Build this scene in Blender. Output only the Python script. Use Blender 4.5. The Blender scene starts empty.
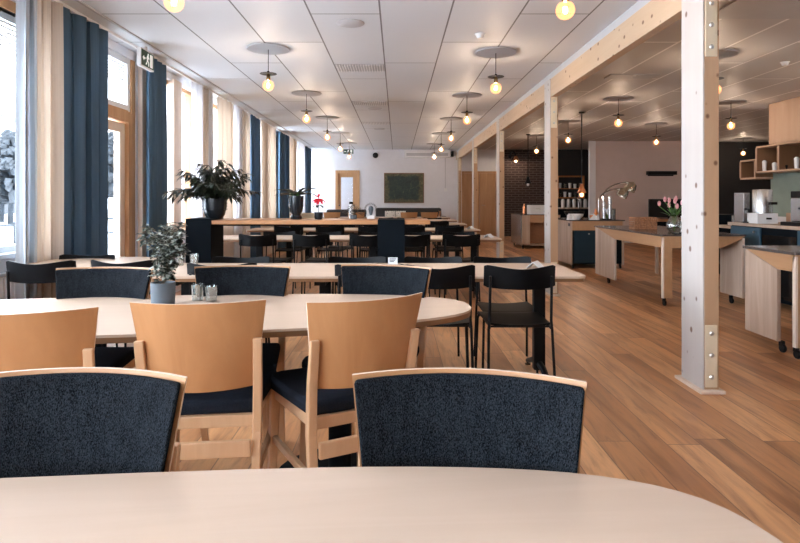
import bpy, bmesh, math, random
from mathutils import Vector, Matrix
R = random.Random(7)
PI = math.pi
sc = bpy.context.scene
COL = sc.collection
F = 582.0
CAMH = 1.2
CEIL = 2.79

# ------------------------------------------------------------------ materials
class NT:
    def __init__(s, name):
        s.m = bpy.data.materials.new(name); s.m.use_nodes = True
        s.n = s.m.node_tree.nodes; s.l = s.m.node_tree.links
        s.b = s.n['Principled BSDF']; s.out = s.n['Material Output']
    def node(s, t, **k):
        n = s.n.new(t)
        for a, v in k.items(): setattr(n, a, v)
        return n
    def put(s, sock, v):
        if isinstance(v, bpy.types.NodeSocket): s.l.new(v, sock)
        elif isinstance(v, (tuple, list)) and len(v) == 3 and sock.type == 'RGBA': sock.default_value = (*v, 1)
        else: sock.default_value = v
    def math(s, op, a, b=0.0, c=None):
        n = s.node('ShaderNodeMath', operation=op)
        s.put(n.inputs[0], a); s.put(n.inputs[1], b)
        if c is not None: s.put(n.inputs[2], c)
        return n.outputs[0]
    def mix(s, f, a, b, mode='MIX'):
        n = s.node('ShaderNodeMix', data_type='RGBA', blend_type=mode)
        s.put(n.inputs[0], f); s.put(n.inputs[6], a); s.put(n.inputs[7], b)
        return n.outputs[2]
    def coord(s): return s.node('ShaderNodeTexCoord').outputs['Object']
    def sep(s, v):
        n = s.node('ShaderNodeSeparateXYZ'); s.put(n.inputs[0], v); return n.outputs
    def comb(s, x, y, z):
        n = s.node('ShaderNodeCombineXYZ')
        for i, v in enumerate((x, y, z)): s.put(n.inputs[i], v)
        return n.outputs[0]
    def scale(s, v, sc3, loc=(0, 0, 0)):
        n = s.node('ShaderNodeMapping'); s.put(n.inputs['Vector'], v)
        n.inputs['Scale'].default_value = sc3; n.inputs['Location'].default_value = loc
        return n.outputs[0]
    def noise(s, v, scale=5, detail=3, rough=.5, dist=0):
        n = s.node('ShaderNodeTexNoise'); s.put(n.inputs['Vector'], v)
        n.inputs['Scale'].default_value = scale; n.inputs['Detail'].default_value = detail
        n.inputs['Roughness'].default_value = rough; n.inputs['Distortion'].default_value = dist
        return n.outputs['Fac']
    def ramp(s, f, stops):
        n = s.node('ShaderNodeValToRGB'); s.put(n.inputs[0], f)
        e = n.color_ramp.elements
        while len(e) < len(stops): e.new(.5)
        for x, (p, c) in zip(e, stops): x.position = p; x.color = (*c, 1)
        return n.outputs[0]
    def bump(s, h, strength=.3, dist=.002):
        n = s.node('ShaderNodeBump'); s.put(n.inputs['Height'], h)
        n.inputs['Strength'].default_value = strength; n.inputs['Distance'].default_value = dist
        s.l.new(n.outputs[0], s.b.inputs['Normal'])
    def fin(s, col=None, rough=None, metal=None, spec=None):
        if col is not None: s.put(s.b.inputs['Base Color'], col)
        if rough is not None: s.put(s.b.inputs['Roughness'], rough)
        if metal is not None: s.put(s.b.inputs['Metallic'], metal)
        if spec is not None: s.put(s.b.inputs['Specular IOR Level'], spec)
        return s.m

def plain(name, col, rough=.5, metal=0, var=.08, scale=6, spec=.5):
    t = NT(name)
    f = t.noise(t.coord(), scale, 3)
    lo = tuple(c*(1-var) for c in col); hi = tuple(min(1, c*(1+var)) for c in col)
    return t.fin(t.ramp(f, [(.3, lo), (.7, hi)]), rough, metal, spec)

def wood(name, c1, c2, axis='x', rough=.45, freq=28, knots=False, spec=.4):
    t = NT(name)
    st = {'x': (.09, 1, 1), 'y': (1, .09, 1), 'z': (1, 1, .09)}[axis]
    co = t.coord()
    v = t.scale(co, st)
    f1 = t.noise(v, freq, 5, .6, .6)
    f2 = t.noise(v, freq*.18, 2, .5, 1.2)
    f = t.math('ADD', t.math('MULTIPLY', f1, .45), t.math('MULTIPLY', f2, .55))
    col = t.ramp(f, [(.32, c2), (.5, tuple((a+b)/2 for a, b in zip(c1, c2))), (.66, c1)])
    if knots:
        vo = t.node('ShaderNodeTexVoronoi'); t.put(vo.inputs['Vector'], t.scale(co, {'x': (.8, 1, 1), 'y': (1, .8, 1), 'z': (1, 1, .8)}[axis]))
        vo.inputs['Scale'].default_value = 9
        k = t.math('SUBTRACT', 1, t.math('MULTIPLY', vo.outputs['Distance'], 6.0)); k.node.use_clamp = True
        col = t.mix(t.math('MINIMUM', t.math('MULTIPLY', k, 2.2), .85), col, (.13, .055, .025))
    t.bump(f1, .08, .001)
    return t.fin(col, rough, spec=spec)

def fabric(name, c1, c2, scale=420, rough=1.0, mixc=None):
    t = NT(name); co = t.coord()
    f0 = t.noise(t.scale(co, (1.5, 1.5, .8)), scale, 3, .8)
    f1 = t.noise(t.scale(co, (60, 60, 3)), 1.5, 2)
    f = t.math('ADD', t.math('MULTIPLY', f0, .88), t.math('MULTIPLY', f1, .12))
    col = t.ramp(f, [(.42, c1), (.66, c2)])
    t.bump(f, .5, .001)
    return t.fin(col, rough, spec=.05)

def emis(name, col, strength):
    t = NT(name)
    t.b.inputs['Base Color'].default_value = (*col, 1)
    t.b.inputs['Emission Color'].default_value = (*col, 1)
    t.b.inputs['Emission Strength'].default_value = strength
    return t.m

def floor_mat():
    t = NT('oak_planks'); x, y, z = t.sep(t.coord())[:3]
    W, L = .165, 2.3
    px = t.math('DIVIDE', x, W); ix = t.math('FLOOR', px)
    wn = t.node('ShaderNodeTexWhiteNoise', noise_dimensions='1D'); t.put(wn.inputs['W'], ix)
    py = t.math('ADD', t.math('DIVIDE', y, L), t.math('MULTIPLY', wn.outputs['Value'], 7.3)); iy = t.math('FLOOR', py)
    wn2 = t.node('ShaderNodeTexWhiteNoise', noise_dimensions='3D'); t.put(wn2.inputs['Vector'], t.comb(ix, iy, 0))
    r = wn2.outputs['Value']
    base = t.ramp(r, [(0, (.33, .140, .054)), (.3, (.47, .225, .098)), (.65, (.58, .30, .138)), (1, (.72, .42, .222))])
    gv = t.comb(t.math('ADD', t.math('MULTIPLY', x, 1.0), t.math('MULTIPLY', r, 31)), t.math('MULTIPLY', y, .10), t.math('MULTIPLY', r, 17))
    g = t.noise(gv, 26, 6, .62, 1.4)
    g2 = t.noise(gv, 5, 3, .5, 2.2)
    gcol = t.ramp(g, [(.28, (.60, .52, .45)), (.46, (.98, .96, .94)), (.7, (1.18, 1.15, 1.1))])
    col = t.mix(.85, base, gcol, 'MULTIPLY')
    gcol2 = t.ramp(g2, [(.30, (.55, .46, .38)), (.5, (1, 1, 1)), (.75, (1.2, 1.18, 1.14))])
    col = t.mix(.8, col, gcol2, 'MULTIPLY')
    vo = t.node('ShaderNodeTexVoronoi'); t.put(vo.inputs['Vector'], t.comb(t.math('MULTIPLY', x, 1), t.math('MULTIPLY', y, .42), 0)); vo.inputs['Scale'].default_value = 2.6
    k = t.math('SUBTRACT', 1, t.math('MULTIPLY', vo.outputs['Distance'], 16)); k.node.use_clamp = True
    col = t.mix(t.math('MULTIPLY', k, .85), col, (.05, .022, .012))
    fx = t.math('FRACT', px); ex = t.math('MINIMUM', fx, t.math('SUBTRACT', 1, fx))
    fy = t.math('FRACT', py); ey = t.math('MINIMUM', fy, t.math('SUBTRACT', 1, fy))
    gap = t.math('MAXIMUM', t.math('LESS_THAN', ex, .016), t.math('LESS_THAN', ey, .0013))
    col = t.mix(t.math('MULTIPLY', gap, .65), col, (.07, .035, .02))
    rr = t.math('ADD', .27, t.math('MULTIPLY', g, .22))
    t.bump(t.math('SUBTRACT', g, t.math('MULTIPLY', gap, 1.5)), .15, .002)
    return t.fin(col, rr, spec=.5)

def ceil_mat(name, base, line, lw=.0075):
    t = NT(name); x, y, z = t.sep(t.coord())[:3]
    px = t.math('DIVIDE', t.math('ADD', x, .144), .6); ix = t.math('FLOOR', px)
    fx = t.math('FRACT', px); ex = t.math('MULTIPLY', t.math('MINIMUM', fx, t.math('SUBTRACT', 1, fx)), .6)
    par = t.math('MODULO', t.math('ADD', ix, 100), 3)
    py = t.math('DIVIDE', t.math('ADD', t.math('SUBTRACT', y, 5.0), t.math('MULTIPLY', par, .9)), 2.7)
    fy = t.math('FRACT', py); ey = t.math('MULTIPLY', t.math('MINIMUM', fy, t.math('SUBTRACT', 1, fy)), 2.7)
    ln = t.math('MAXIMUM', t.math('LESS_THAN', ex, lw), t.math('LESS_THAN', ey, lw))
    f = t.noise(t.coord(), 300, 2)
    b = t.ramp(f, [(.3, tuple(c*.96 for c in base)), (.7, base)])
    return t.fin(t.mix(ln, b, line), .55, spec=.45)

def brick_mat(name, c1, c2, mortar, sx=1.0, bw=.5, bh=.25, vertical='xz'):
    t = NT(name); s = t.sep(t.coord())
    v = t.comb(s[0] if vertical == 'xz' else s[1], s[2], 0)
    n = t.node('ShaderNodeTexBrick'); t.put(n.inputs['Vector'], v)
    for k, c in (('Color1', c1), ('Color2', c2), ('Mortar', mortar)): n.inputs[k].default_value = (*c, 1)
    n.inputs['Scale'].default_value = sx; n.inputs['Mortar Size'].default_value = .012
    n.inputs['Brick Width'].default_value = bw; n.inputs['Row Height'].default_value = bh
    return t.fin(n.outputs['Color'], .8)

def glass_mat(name, tint=(.97, .98, 1), gl=.06):
    t = NT(name); t.n.remove(t.b)
    a = t.node('ShaderNodeBsdfTransparent'); a.inputs[0].default_value = (*tint, 1)
    g = t.node('ShaderNodeBsdfGlossy'); g.inputs['Roughness'].default_value = .03
    lw = t.node('ShaderNodeLayerWeight'); lw.inputs[0].default_value = .12
    m = t.node('ShaderNodeMixShader')
    t.put(m.inputs[0], t.math('ADD', t.math('MULTIPLY', lw.outputs['Fresnel'], .5), gl*.3))
    t.l.new(a.outputs[0], m.inputs[1]); t.l.new(g.outputs[0], m.inputs[2]); t.l.new(m.outputs[0], t.out.inputs[0])
    return t.m

def sheer_mat(name, col, trans=.45):
    t = NT(name)
    tr = t.node('ShaderNodeBsdfTranslucent'); tr.inputs[0].default_value = (*col, 1)
    t.b.inputs['Base Color'].default_value = (*col, 1); t.b.inputs['Roughness'].default_value = .9
    t.b.inputs['Specular IOR Level'].default_value = .15
    s = t.sep(t.coord())
    f = t.noise(t.scale(t.coord(), (40, 40, .4)), 2, 2)
    t.put(t.b.inputs['Base Color'], t.ramp(f, [(.35, tuple(c*.85 for c in col)), (.65, col)]))
    m = t.node('ShaderNodeMixShader'); m.inputs[0].default_value = trans
    t.l.new(t.b.outputs[0], m.inputs[1]); t.l.new(tr.outputs[0], m.inputs[2]); t.l.new(m.outputs[0], t.out.inputs[0])
    return t.m

def bulb_glass(name):
    t = NT(name); t.n.remove(t.b)
    a = t.node('ShaderNodeBsdfTransparent')
    e = t.node('ShaderNodeEmission'); e.inputs[0].default_value = (1, .36, .12, 1); e.inputs[1].default_value = 3.2
    m = t.node('ShaderNodeMixShader'); m.inputs[0].default_value = .28
    t.l.new(a.outputs[0], m.inputs[1]); t.l.new(e.outputs[0], m.inputs[2]); t.l.new(m.outputs[0], t.out.inputs[0])
    return t.m

def picture_mat():
    t = NT('painted_canvas'); co = t.coord(); s = t.sep(co)
    f = t.noise(co, 7, 6, .7, 1.5); g = t.noise(co, 2.2, 4, .6, .8)
    dark = t.ramp(f, [(.3, (.006, .014, .015)), (.5, (.015, .038, .034)), (.62, (.035, .06, .035)), (.78, (.20, .22, .16))])
    olive = t.ramp(f, [(.3, (.035, .032, .018)), (.55, (.10, .095, .045)), (.8, (.30, .27, .17))])
    # a dark mass in the middle, olive ground below and at the sides
    dx = t.math('MULTIPLY', t.math('ABSOLUTE', s[0]), 1.5)
    zz = t.math('MULTIPLY', t.math('ABSOLUTE', s[2]), 2.0)
    edge = t.math('SUBTRACT', t.math('ADD', t.math('MAXIMUM', dx, zz), t.math('MULTIPLY', g, .5)), .95)
    m = t.math('MULTIPLY', edge, 9); m.node.use_clamp = True
    return t.fin(t.mix(m, dark, olive), .5)

def ivy_mat():
    t = NT('variegated_leaf'); f = t.noise(t.coord(), 42, 2)
    return t.fin(t.ramp(f, [(.40, (.012, .020, .012)), (.50, (.03, .045, .028)), (.60, (.42, .44, .39))]), .5)
def pattern_mat():
    t = NT('cushion_print'); s = t.sep(t.scale(t.coord(), (22, 22, 22)))
    v = t.node('ShaderNodeTexVoronoi', distance='MANHATTAN'); t.put(v.inputs['Vector'], t.comb(s[0], 0, s[2])); v.inputs['Scale'].default_value = 1
    f = t.math('LESS_THAN', v.outputs['Distance'], .36)
    return t.fin(t.mix(f, (.75, .73, .68), (.12, .12, .12)), .9)

M = dict(
 floor=floor_mat(),
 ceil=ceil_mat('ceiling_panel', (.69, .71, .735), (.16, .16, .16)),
 ceil2=ceil_mat('ceiling_panel_grid', (.56, .54, .53), (.93, .92, .90), .014),  # glint of window light on the grid bars put into white lines
 wall=plain('white_plaster', (.76, .76, .79), .8, var=.02),
 pink=plain('pale_rose_plaster', (.62, .50, .455), .8, var=.02),
 dark=plain('black_wall', (.018, .017, .018), .7),  # near-black base colour for the bar and recess walls
 recess=plain('soffit', (.55, .55, .56), .7, var=.03),
 brick=brick_mat('dark_brown_brick', (.028, .014, .011), (.042, .02, .016), (.095, .07, .06), 1, .23, .075),
 tile=plain('pale_green_glass_tile', (.26, .32, .27), .15, var=.05),
 whitewash=wood('whitewashed_pine', (.56, .52, .49), (.50, .455, .42), 'z', .55, 10, True, .3),
 post=wood('pale_pine', (.52, .335, .20), (.43, .255, .14), 'z', .55, 14, True, .3),
 beam=wood('pale_pine_beam', (.60, .44, .30), (.52, .36, .23), 'y', .55, 14, True, .3),
 frame=wood('orange_pine_frame', (.56, .33, .17), (.42, .22, .10), 'z', .5),
 palewood=wood('pale_reveal', (.78, .66, .55), (.68, .54, .42), 'z', .5),
 top=wood('birch_laminate', (.57, .43, .325), (.50, .365, .265), 'x', .38, 16, spec=.5),
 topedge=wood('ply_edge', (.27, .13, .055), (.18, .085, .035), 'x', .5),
 bench=wood('oiled_pine_board', (.58, .29, .12), (.44, .19, .07), 'x', .4),
 veneer=wood('honey_veneer', (.54, .285, .13), (.37, .165, .062), 'z', .38, 9, spec=.4),
 beech=wood('beech_frame', (.62, .40, .235), (.50, .29, .15), 'z', .4, 18, spec=.5),
 rim=plain('pale_ply_rim', (.66, .52, .40), .5, var=.05),
 denim=fabric('navy_tweed', (.0015, .002, .003), (.034, .040, .048), 330),
 seat=fabric('black_wool', (.010, .012, .018), (.025, .03, .04)),
 black=plain('black_lacquer', (.008, .009, .011), .4, var=.2, spec=.15),
 blackply=plain('black_stained_ply', (.003, .0033, .0042), .5, var=.25, spec=.13),
 blackmetal=plain('black_powder_coat', (.004, .004, .005), .5, 0, spec=.2),
 panel=plain('blue_black_laminate', (.0035, .0065, .010), .65, spec=.08),
 navyfront=plain('navy_front', (.012, .030, .045), .5, spec=.2),
 bluecab=plain('petrol_blue_front', (.028, .085, .13), .45),
 navy=sheer_mat('navy_curtain_cloth', (.095, .165, .245), .28),
 beige=sheer_mat('beige_curtain_cloth', (.78, .70, .62), .4),
 white_c=sheer_mat('white_curtain_cloth', (.82, .82, .84), .5),
 sheer=sheer_mat('pale_blue_sheer', (.62, .65, .68), .35),
 whitep=plain('white_paint', (.80, .80, .80), .4, var=.02),
 greyframe=plain('grey_window_paint', (.42, .46, .50), .45, var=.04),
 darkgrey=plain('grey_ceiling_plate', (.50, .50, .51), .6, var=.03),
 steelp=plain('cream_painted_steel', (.72, .60, .42), .4, .0, .04),
 bolt=plain('zinc_bolt', (.62, .60, .56), .3, .9),
 steel=plain('brushed_steel', (.46, .46, .46), .25, .95),
 nickel=plain('warm_nickel', (.42, .37, .30), .18, 1),
 chrome=plain('chrome', (.50, .47, .43), .12, 1),
 brass=plain('aged_brass', (.45, .28, .12), .3, .9),
 copper=plain('copper', (.75, .32, .16), .25, .95),
 pot=plain('grey_blue_stoneware', (.085, .105, .125), .55),
 blackpot=plain('glazed_black_pot', (.014, .020, .026), .18),
 leafdark=plain('dark_leaf', (.010, .017, .007), .4, var=.5, scale=30),
 leafgreen=plain('green_leaf', (.06, .14, .035), .45, var=.4, scale=30),
 ivy=ivy_mat(),
 stem=plain('brown_stem', (.06, .045, .025), .7),
 greenstem=plain('tulip_stem', (.10, .24, .05), .5),
 tulip=plain('pink_petal', (.82, .38, .40), .5, var=.3, scale=40),
 red=plain('red_bract', (.72, .02, .04), .5, var=.3, scale=40),
 soil=plain('soil', (.03, .02, .015), .95),
 paper=plain('white_card', (.78, .82, .86), .6, var=.02),
 ink=plain('printed_ink', (.05, .05, .06), .6),
 glass=glass_mat('window_glass'),
 vglass=glass_mat('vase_glass', (.90, .93, .92), .8),
 white=plain('white_china', (.82, .82, .82), .2, var=.02),
 stone=plain('dark_stone_top', (.075, .06, .055), .16, var=.4, scale=20),
 ash=wood('ash_panel', (.60, .475, .38), (.33, .225, .155), 'z', .5, 11),
 ashapron=wood('oak_apron', (.50, .29, .15), (.38, .20, .095), 'y', .5, 16),
 wicker=plain('woven_cane', (.34, .15, .07), .6, var=.5, scale=50),
 orange=wood('orange_shelf_wood', (.50, .20, .06), (.34, .12, .035), 'x', .5),
 darkbrown=wood('brown_cabinet_shade', (.22, .115, .06), (.15, .075, .035), 'z', .5, 10),  # shading inside the open cabinets put into this brown; also the picture frame
 cabwood=wood('maple_cabinet', (.52, .35, .24), (.44, .28, .18), 'z', .5, 10),
 screen=plain('black_screen', (.008, .009, .010), .12),
 bulb=bulb_glass('warm_bulb_glass'),
 filament=emis('filament', (1, .76, .55), 950),
 signw=emis('sign_face', (.85, .9, .86), .25),
 signg=plain('sign_ink_green', (.02, .07, .05), .5),
 sofa=plain('black_leather', (.016, .016, .018), .45),
 tan=plain('beige_upholstery', (.50, .40, .27), .85),
 print=pattern_mat(), canvas=picture_mat(),
 snow=plain('snow', (.85, .87, .90), .9, var=.03, scale=1),
 tree=plain('bare_winter_tree', (.022, .026, .03), .95, var=.5, scale=3),
 facade=plain('weathered_facade', (.05, .052, .056), .9),
 orangefood=plain('orange_juice', (.75, .24, .06), .4),
 green=plain('green_herbs', (.06, .14, .05), .7, var=.5, scale=60),
)

# ------------------------------------------------------------------ geometry
class MB:
    def __init__(s): s.v = []; s.f = []; s.mi = []
    def add(s, vs, fs, mi=0):
        o = len(s.v); s.v += [tuple(p) for p in vs]; s.f += [tuple(i+o for i in f) for f in fs]; s.mi += [mi]*len(fs); return s
    def box(s, x0, x1, y0, y1, z0, z1, mi=0):
        vs = [(x, y, z) for z in (z0, z1) for y in (y0, y1) for x in (x0, x1)]
        return s.add(vs, [(0,2,3,1),(4,5,7,6),(0,1,5,4),(2,6,7,3),(0,4,6,2),(1,3,7,5)], mi)
    def bar(s, a, b, w, d, w2=None, d2=None, up=(0,1,0)):
        a, b = Vector(a), Vector(b); t = (b-a).normalized(); u = Vector(up)
        u = (u - t*u.dot(t)).normalized(); r = t.cross(u)
        w2 = w if w2 is None else w2; d2 = d if d2 is None else d2
        vs = []
        for p, ww, dd in ((a, w, d), (b, w2, d2)):
            for i, j in ((-1,-1),(1,-1),(1,1),(-1,1)): vs.append(p + r*(ww/2*i) + u*(dd/2*j))
        return s.add(vs, [(0,3,2,1),(4,5,6,7),(0,1,5,4),(1,2,6,5),(2,3,7,6),(3,0,4,7)])
    def tube(s, pts, r, n=8):
        pts = [Vector(p) for p in pts]; rs = r if isinstance(r, (list, tuple)) else [r]*len(pts)
        vs = []; u = None
        for i, p in enumerate(pts):
            t = (pts[min(i+1, len(pts)-1)] - pts[max(i-1, 0)]).normalized()
            if u is None: u = t.orthogonal().normalized()
            u = (u - t*u.dot(t)).normalized(); w = t.cross(u)
            for k in range(n):
                a = 2*PI*k/n; vs.append(p + u*(math.cos(a)*rs[i]) + w*(math.sin(a)*rs[i]))
        fs = [(i*n+k, i*n+(k+1)%n, (i+1)*n+(k+1)%n, (i+1)*n+k) for i in range(len(pts)-1) for k in range(n)]
        fs += [tuple(range(n))[::-1], tuple((len(pts)-1)*n+k for k in range(n))]
        return s.add(vs, fs)
    def lathe(s, prof, c=(0,0,0), n=24, ax='z'):
        vs = []
        for r, h in prof:
            for k in range(n):
                a = 2*PI*k/n; p = (math.cos(a)*r, math.sin(a)*r, h)
                if ax == 'y': p = (p[0], p[2], p[1])
                if ax == 'x': p = (p[2], p[0], p[1])
                vs.append((p[0]+c[0], p[1]+c[1], p[2]+c[2]))
        m = len(prof)
        fs = [(i*n+k, i*n+(k+1)%n, (i+1)*n+(k+1)%n, (i+1)*n+k) for i in range(m-1) for k in range(n)]
        fs += [tuple(range(n))[::-1], tuple((m-1)*n+k for k in range(n))]
        return s.add(vs, fs)
    def prism(s, poly, z0, z1):
        n = len(poly)
        vs = [(x, y, z0) for x, y in poly] + [(x, y, z1) for x, y in poly]
        return s.add(vs, [tuple(range(n))[::-1], tuple(range(n, 2*n))] + [(i, (i+1)%n, n+(i+1)%n, n+i) for i in range(n)])
    def shell(s, fn, nu, nv, off, closed=True):
        vs = [fn(i/nu, j/nv) for j in range(nv+1) for i in range(nu+1)]
        N = len(vs); W = nu+1
        o = [tuple(a+b for a, b in zip(p, off)) for p in vs]
        fs = []
        for j in range(nv):
            for i in range(nu):
                a = j*W+i; fs.append((a, a+1, a+W+1, a+W)); fs.append((N+a, N+a+W, N+a+W+1, N+a+1))
        for i in range(nu):
            fs.append((i, N+i, N+i+1, i+1)); a = nv*W+i; fs.append((a, a+1, N+a+1, N+a))
        for j in range(nv):
            a = j*W; fs.append((a, a+W, N+a+W, N+a)); a = j*W+nu; fs.append((a, N+a, N+a+W, a+W))
        return s.add(vs+o, fs)
    def build(s, name, mat, parent=None, loc=(0,0,0), smooth=False, bevel=0, seg=2, rz=0):
        me = bpy.data.meshes.new(name); me.from_pydata(s.v, [], s.f)
        mats = mat if isinstance(mat, list) else [mat]
        for m in mats: me.materials.append(m)
        if len(mats) > 1:
            for p, i in zip(me.polygons, s.mi): p.material_index = i
        b = bmesh.new(); b.from_mesh(me); bmesh.ops.recalc_face_normals(b, faces=b.faces); b.to_mesh(me); b.free()
        if smooth:
            me.shade_smooth()
            try: me.set_sharp_from_angle(angle=math.radians(38))
            except Exception: pass
        o = bpy.data.objects.new(name, me); COL.objects.link(o); o.location = loc; o.rotation_euler.z = rz
        if parent: o.parent = parent
        if bevel:
            md = o.modifiers.new('bevel', 'BEVEL'); md.width = bevel; md.segments = seg; md.limit_method = 'ANGLE'; md.angle_limit = math.radians(40)
        return o

def thing(name, label, cat, loc=(0,0,0), rz=0, group=None):
    o = bpy.data.objects.new(name, None); COL.objects.link(o); o.location = loc; o.rotation_euler.z = rz
    o.empty_display_size = .05
    return tag(o, label, cat, group)
def tag(o, label, cat, group=None):
    o['label'] = label; o['category'] = cat
    if group: o['group'] = group
    return o
def struct(o): o['kind'] = 'structure'; return o
def dup(root, loc, rz=None, label=None, group=None):
    r = root.copy(); COL.objects.link(r); r.location = loc
    if rz is not None: r.rotation_euler.z = rz
    if label: r['label'] = label
    if group: r['group'] = group
    for ch in list(root.children):
        c = ch.copy(); COL.objects.link(c); c.parent = r
        for g in list(ch.children):
            d = g.copy(); COL.objects.link(d); d.parent = c
    return r
class Kind:
    """first call moves the prototype itself, later calls copy it"""
    def __init__(s, root): s.root = root; s.used = False
    def put(s, loc, rz, label, group=None):
        if not s.used:
            s.used = True; o = s.root; o.location = loc; o.rotation_euler.z = rz; o['label'] = label
            if group: o['group'] = group
            return o
        return dup(s.root, loc, rz, label, group)
def rot(x, y, a): return (x*math.cos(a)-y*math.sin(a), x*math.sin(a)+y*math.cos(a))
def oval(a, b, n, k=72):
    out = []
    for i in range(k):
        t = 2*PI*i/k; c, s_ = math.cos(t), math.sin(t)
        out.append((a*math.copysign(abs(c)**(2/n), c), b*math.copysign(abs(s_)**(2/n), s_)))
    return out
ORD = ['first', 'second', 'third', 'fourth', 'fifth', 'sixth', 'seventh', 'eighth', 'ninth', 'tenth']

# ------------------------------------------------------------------ room shell
XL = -2.85; YB = 18.7; YR = -3.2
struct(MB().box(-3.0, 12.2, YR-.1, 20.2, -.08, 0).build('floor', M['floor']))
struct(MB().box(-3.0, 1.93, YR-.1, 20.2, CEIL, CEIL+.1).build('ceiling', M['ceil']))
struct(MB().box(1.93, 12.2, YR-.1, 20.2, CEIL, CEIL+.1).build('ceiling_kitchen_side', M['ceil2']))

# left wall: openings (y0, y1, z0, z1)
OPEN = [(-2.7, .5, .8, 2.58), (1.0, 4.67, .8, 2.58), (5.35, 6.36, 0, 2.70)]
yy = 6.98
while yy < 18:
    OPEN.append((yy, yy+1.25, .8, 2.70)); yy += 1.75
wl = MB(); prev = YR
for (a, b, z0, z1) in OPEN:
    wl.box(-3.05, XL, prev, a, 0, CEIL)
    if z0 > 0: wl.box(-3.05, XL, a, b, 0, z0)
    wl.box(-3.05, XL, a, b, z1, CEIL); prev = b
wl.box(-3.05, XL, prev, YB, 0, CEIL)
struct(wl.build('wall_left', M['wall']))

def window_left(n, y0, y1, z0, z1, fm, mull):
    w = .05
    m = MB()
    for (a, b, c, d) in ((y0, y0+w, z0, z1), (y1-w, y1, z0, z1), (y0+w, y1-w, z0, z0+w), (y0+w, y1-w, z1-w, z1)):
        m.box(-2.99, -2.90, a, b, c, d)
    for z in mull: m.box(-2.98, -2.91, y0+w, y1-w, z, z+.05)
    root = struct(m.build('window_%d' % n, fm))
    ps = [z0+w] + [q for z in mull for q in (z, z+.05)] + [z1-w]
    for i in range(0, len(ps), 2):
        MB().box(-2.948, -2.944, y0+w, y1-w, ps[i], ps[i+1]).build('pane', M['glass'], root)
    MB().box(-2.90, XL+.06, y0-.03, y1+.03, z0-.03, z0+.005).build('window_sill', M['greyframe'] if n < 3 else M['frame'], root, bevel=.004)
    return root
ws = []
for i, (a, b, z0, z1) in enumerate([o for o in OPEN if o[2] > 0]):
    if i < 2:
        w = window_left(i+1, a, b, z0, z1, M['greyframe'], [1.78])
        if i == 1:
            MB().box(-2.90, -2.84, a, b, 2.58, 2.66).build('window_header', M['frame'], w)
            for k in range(7):
                MB().box(-2.925, -2.905, a+.05, b-.05, 2.50-.035*k, 2.518-.035*k).build('blind_slat', M['whitep'], w)
    else:
        w = window_left(i+1, a, b, z0, z1, M['frame'], [])
        if i == 2:
            MB().box(-2.90, -2.82, 7.36, 7.63, .8, 2.72).build('window_reveal', M['palewood'], w)
        MB().box(-2.99, -2.90, (a+b)/2-.03, (a+b)/2+.03, z0+.05, z1-.05).build('centre_post', M['palewood'], w)
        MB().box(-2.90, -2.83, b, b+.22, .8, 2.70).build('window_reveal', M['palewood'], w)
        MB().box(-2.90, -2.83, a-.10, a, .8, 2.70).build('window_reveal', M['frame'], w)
struct(MB().box(-2.86, -2.80, 6.40, 6.66, 0, CEIL-.02).build('trim_2', M['palewood']))
# glazed side door
d = MB()
for (a, b, c, e) in ((5.35, 5.43, 0, 2.7), (6.20, 6.36, 0, 2.12), (6.28, 6.36, 2.12, 2.7)): d.box(-3.0, -2.86, a, b, c, e)
d.box(-3.0, -2.86, 5.43, 6.20, 2.02, 2.14)
door = struct(d.build('door_1', M['frame']))
d = MB()
for (a, b, c, e) in ((5.43, 5.53, .02, 2.0), (6.09, 6.20, .02, 2.0), (5.53, 6.09, .02, .28), (5.53, 6.09, 1.90, 2.0)): d.box(-2.96, -2.90, a, b, c, e)
leaf = d.build('door_leaf', M['palewood'], door)
MB().box(-2.932, -2.928, 5.53, 6.09, .28, 1.90).build('pane', M['glass'], leaf)
MB().tube([(-2.90, 5.6, 1.0), (-2.86, 5.6, 1.0), (-2.86, 5.72, 1.0)], .01).build('door_handle', M['steel'], leaf)
d = MB()
for (a, b, c, e) in ((5.43, 5.49, 2.14, 2.7), (6.22, 6.28, 2.14, 2.7), (5.49, 6.22, 2.14, 2.20), (5.49, 6.22, 2.64, 2.7)): d.box(-2.97, -2.88, a, b, c, e)
tr = d.build('transom_frame', M['whitep'], door)
MB().box(-2.932, -2.928, 5.49, 6.22, 2.20, 2.64).build('pane', M['glass'], tr)
for k in range(7): MB().box(-2.925, -2.91, 5.49, 6.22, 2.61-.03*k, 2.625-.03*k).build('blind_slat', M['whitep'], tr)

# far wall, brick, bar recess, rose wall, kitchen walls
w = MB()
w.box(-3.05, -1.98, YB, YB+.15, 0, CEIL); w.box(-1.98, -1.20, YB, YB+.15, 2.12, CEIL); w.box(-1.20, 2.08, YB, YB+.15, 0, CEIL)
w.box(2.08, 3.22, YB, YB+.15, 2.09, CEIL); w.box(3.22, 3.32, YB, YB+.15, 0, CEIL)
struct(w.build('wall_back', M['wall']))
struct(MB().box(3.32, 4.93, YB, YB+.15, 0, CEIL).build('wall_back_brick', M['brick']))
struct(MB().box(4.93, 6.6, YB, YB+.15, 0, CEIL).build('wall_back_bar', M['dark']))
struct(MB().box(6.6, 6.7, 16.2, YB+.15, 0, CEIL).build('wall_bar_side', M['dark']))
struct(MB().box(5.45, 8.1, 16.0, 16.15, 0, CEIL).build('wall_rose', M['pink']))
struct(MB().box(5.28, 5.45, 15.96, 16.06, 0, CEIL).build('wall_rose_end', M['wall']))
struct(MB().box(8.1, 12.2, 16.2, 16.35, 0, CEIL).build('wall_dark', M['dark']))
struct(MB().box(12.1, 12.2, 10.0, 16.2, 0, CEIL).build('wall_far_right', M['dark']))
struct(MB().box(6.65, 12.2, 10.1, 10.2, 0, CEIL).build('wall_kitchen_back', M['wall']))
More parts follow.
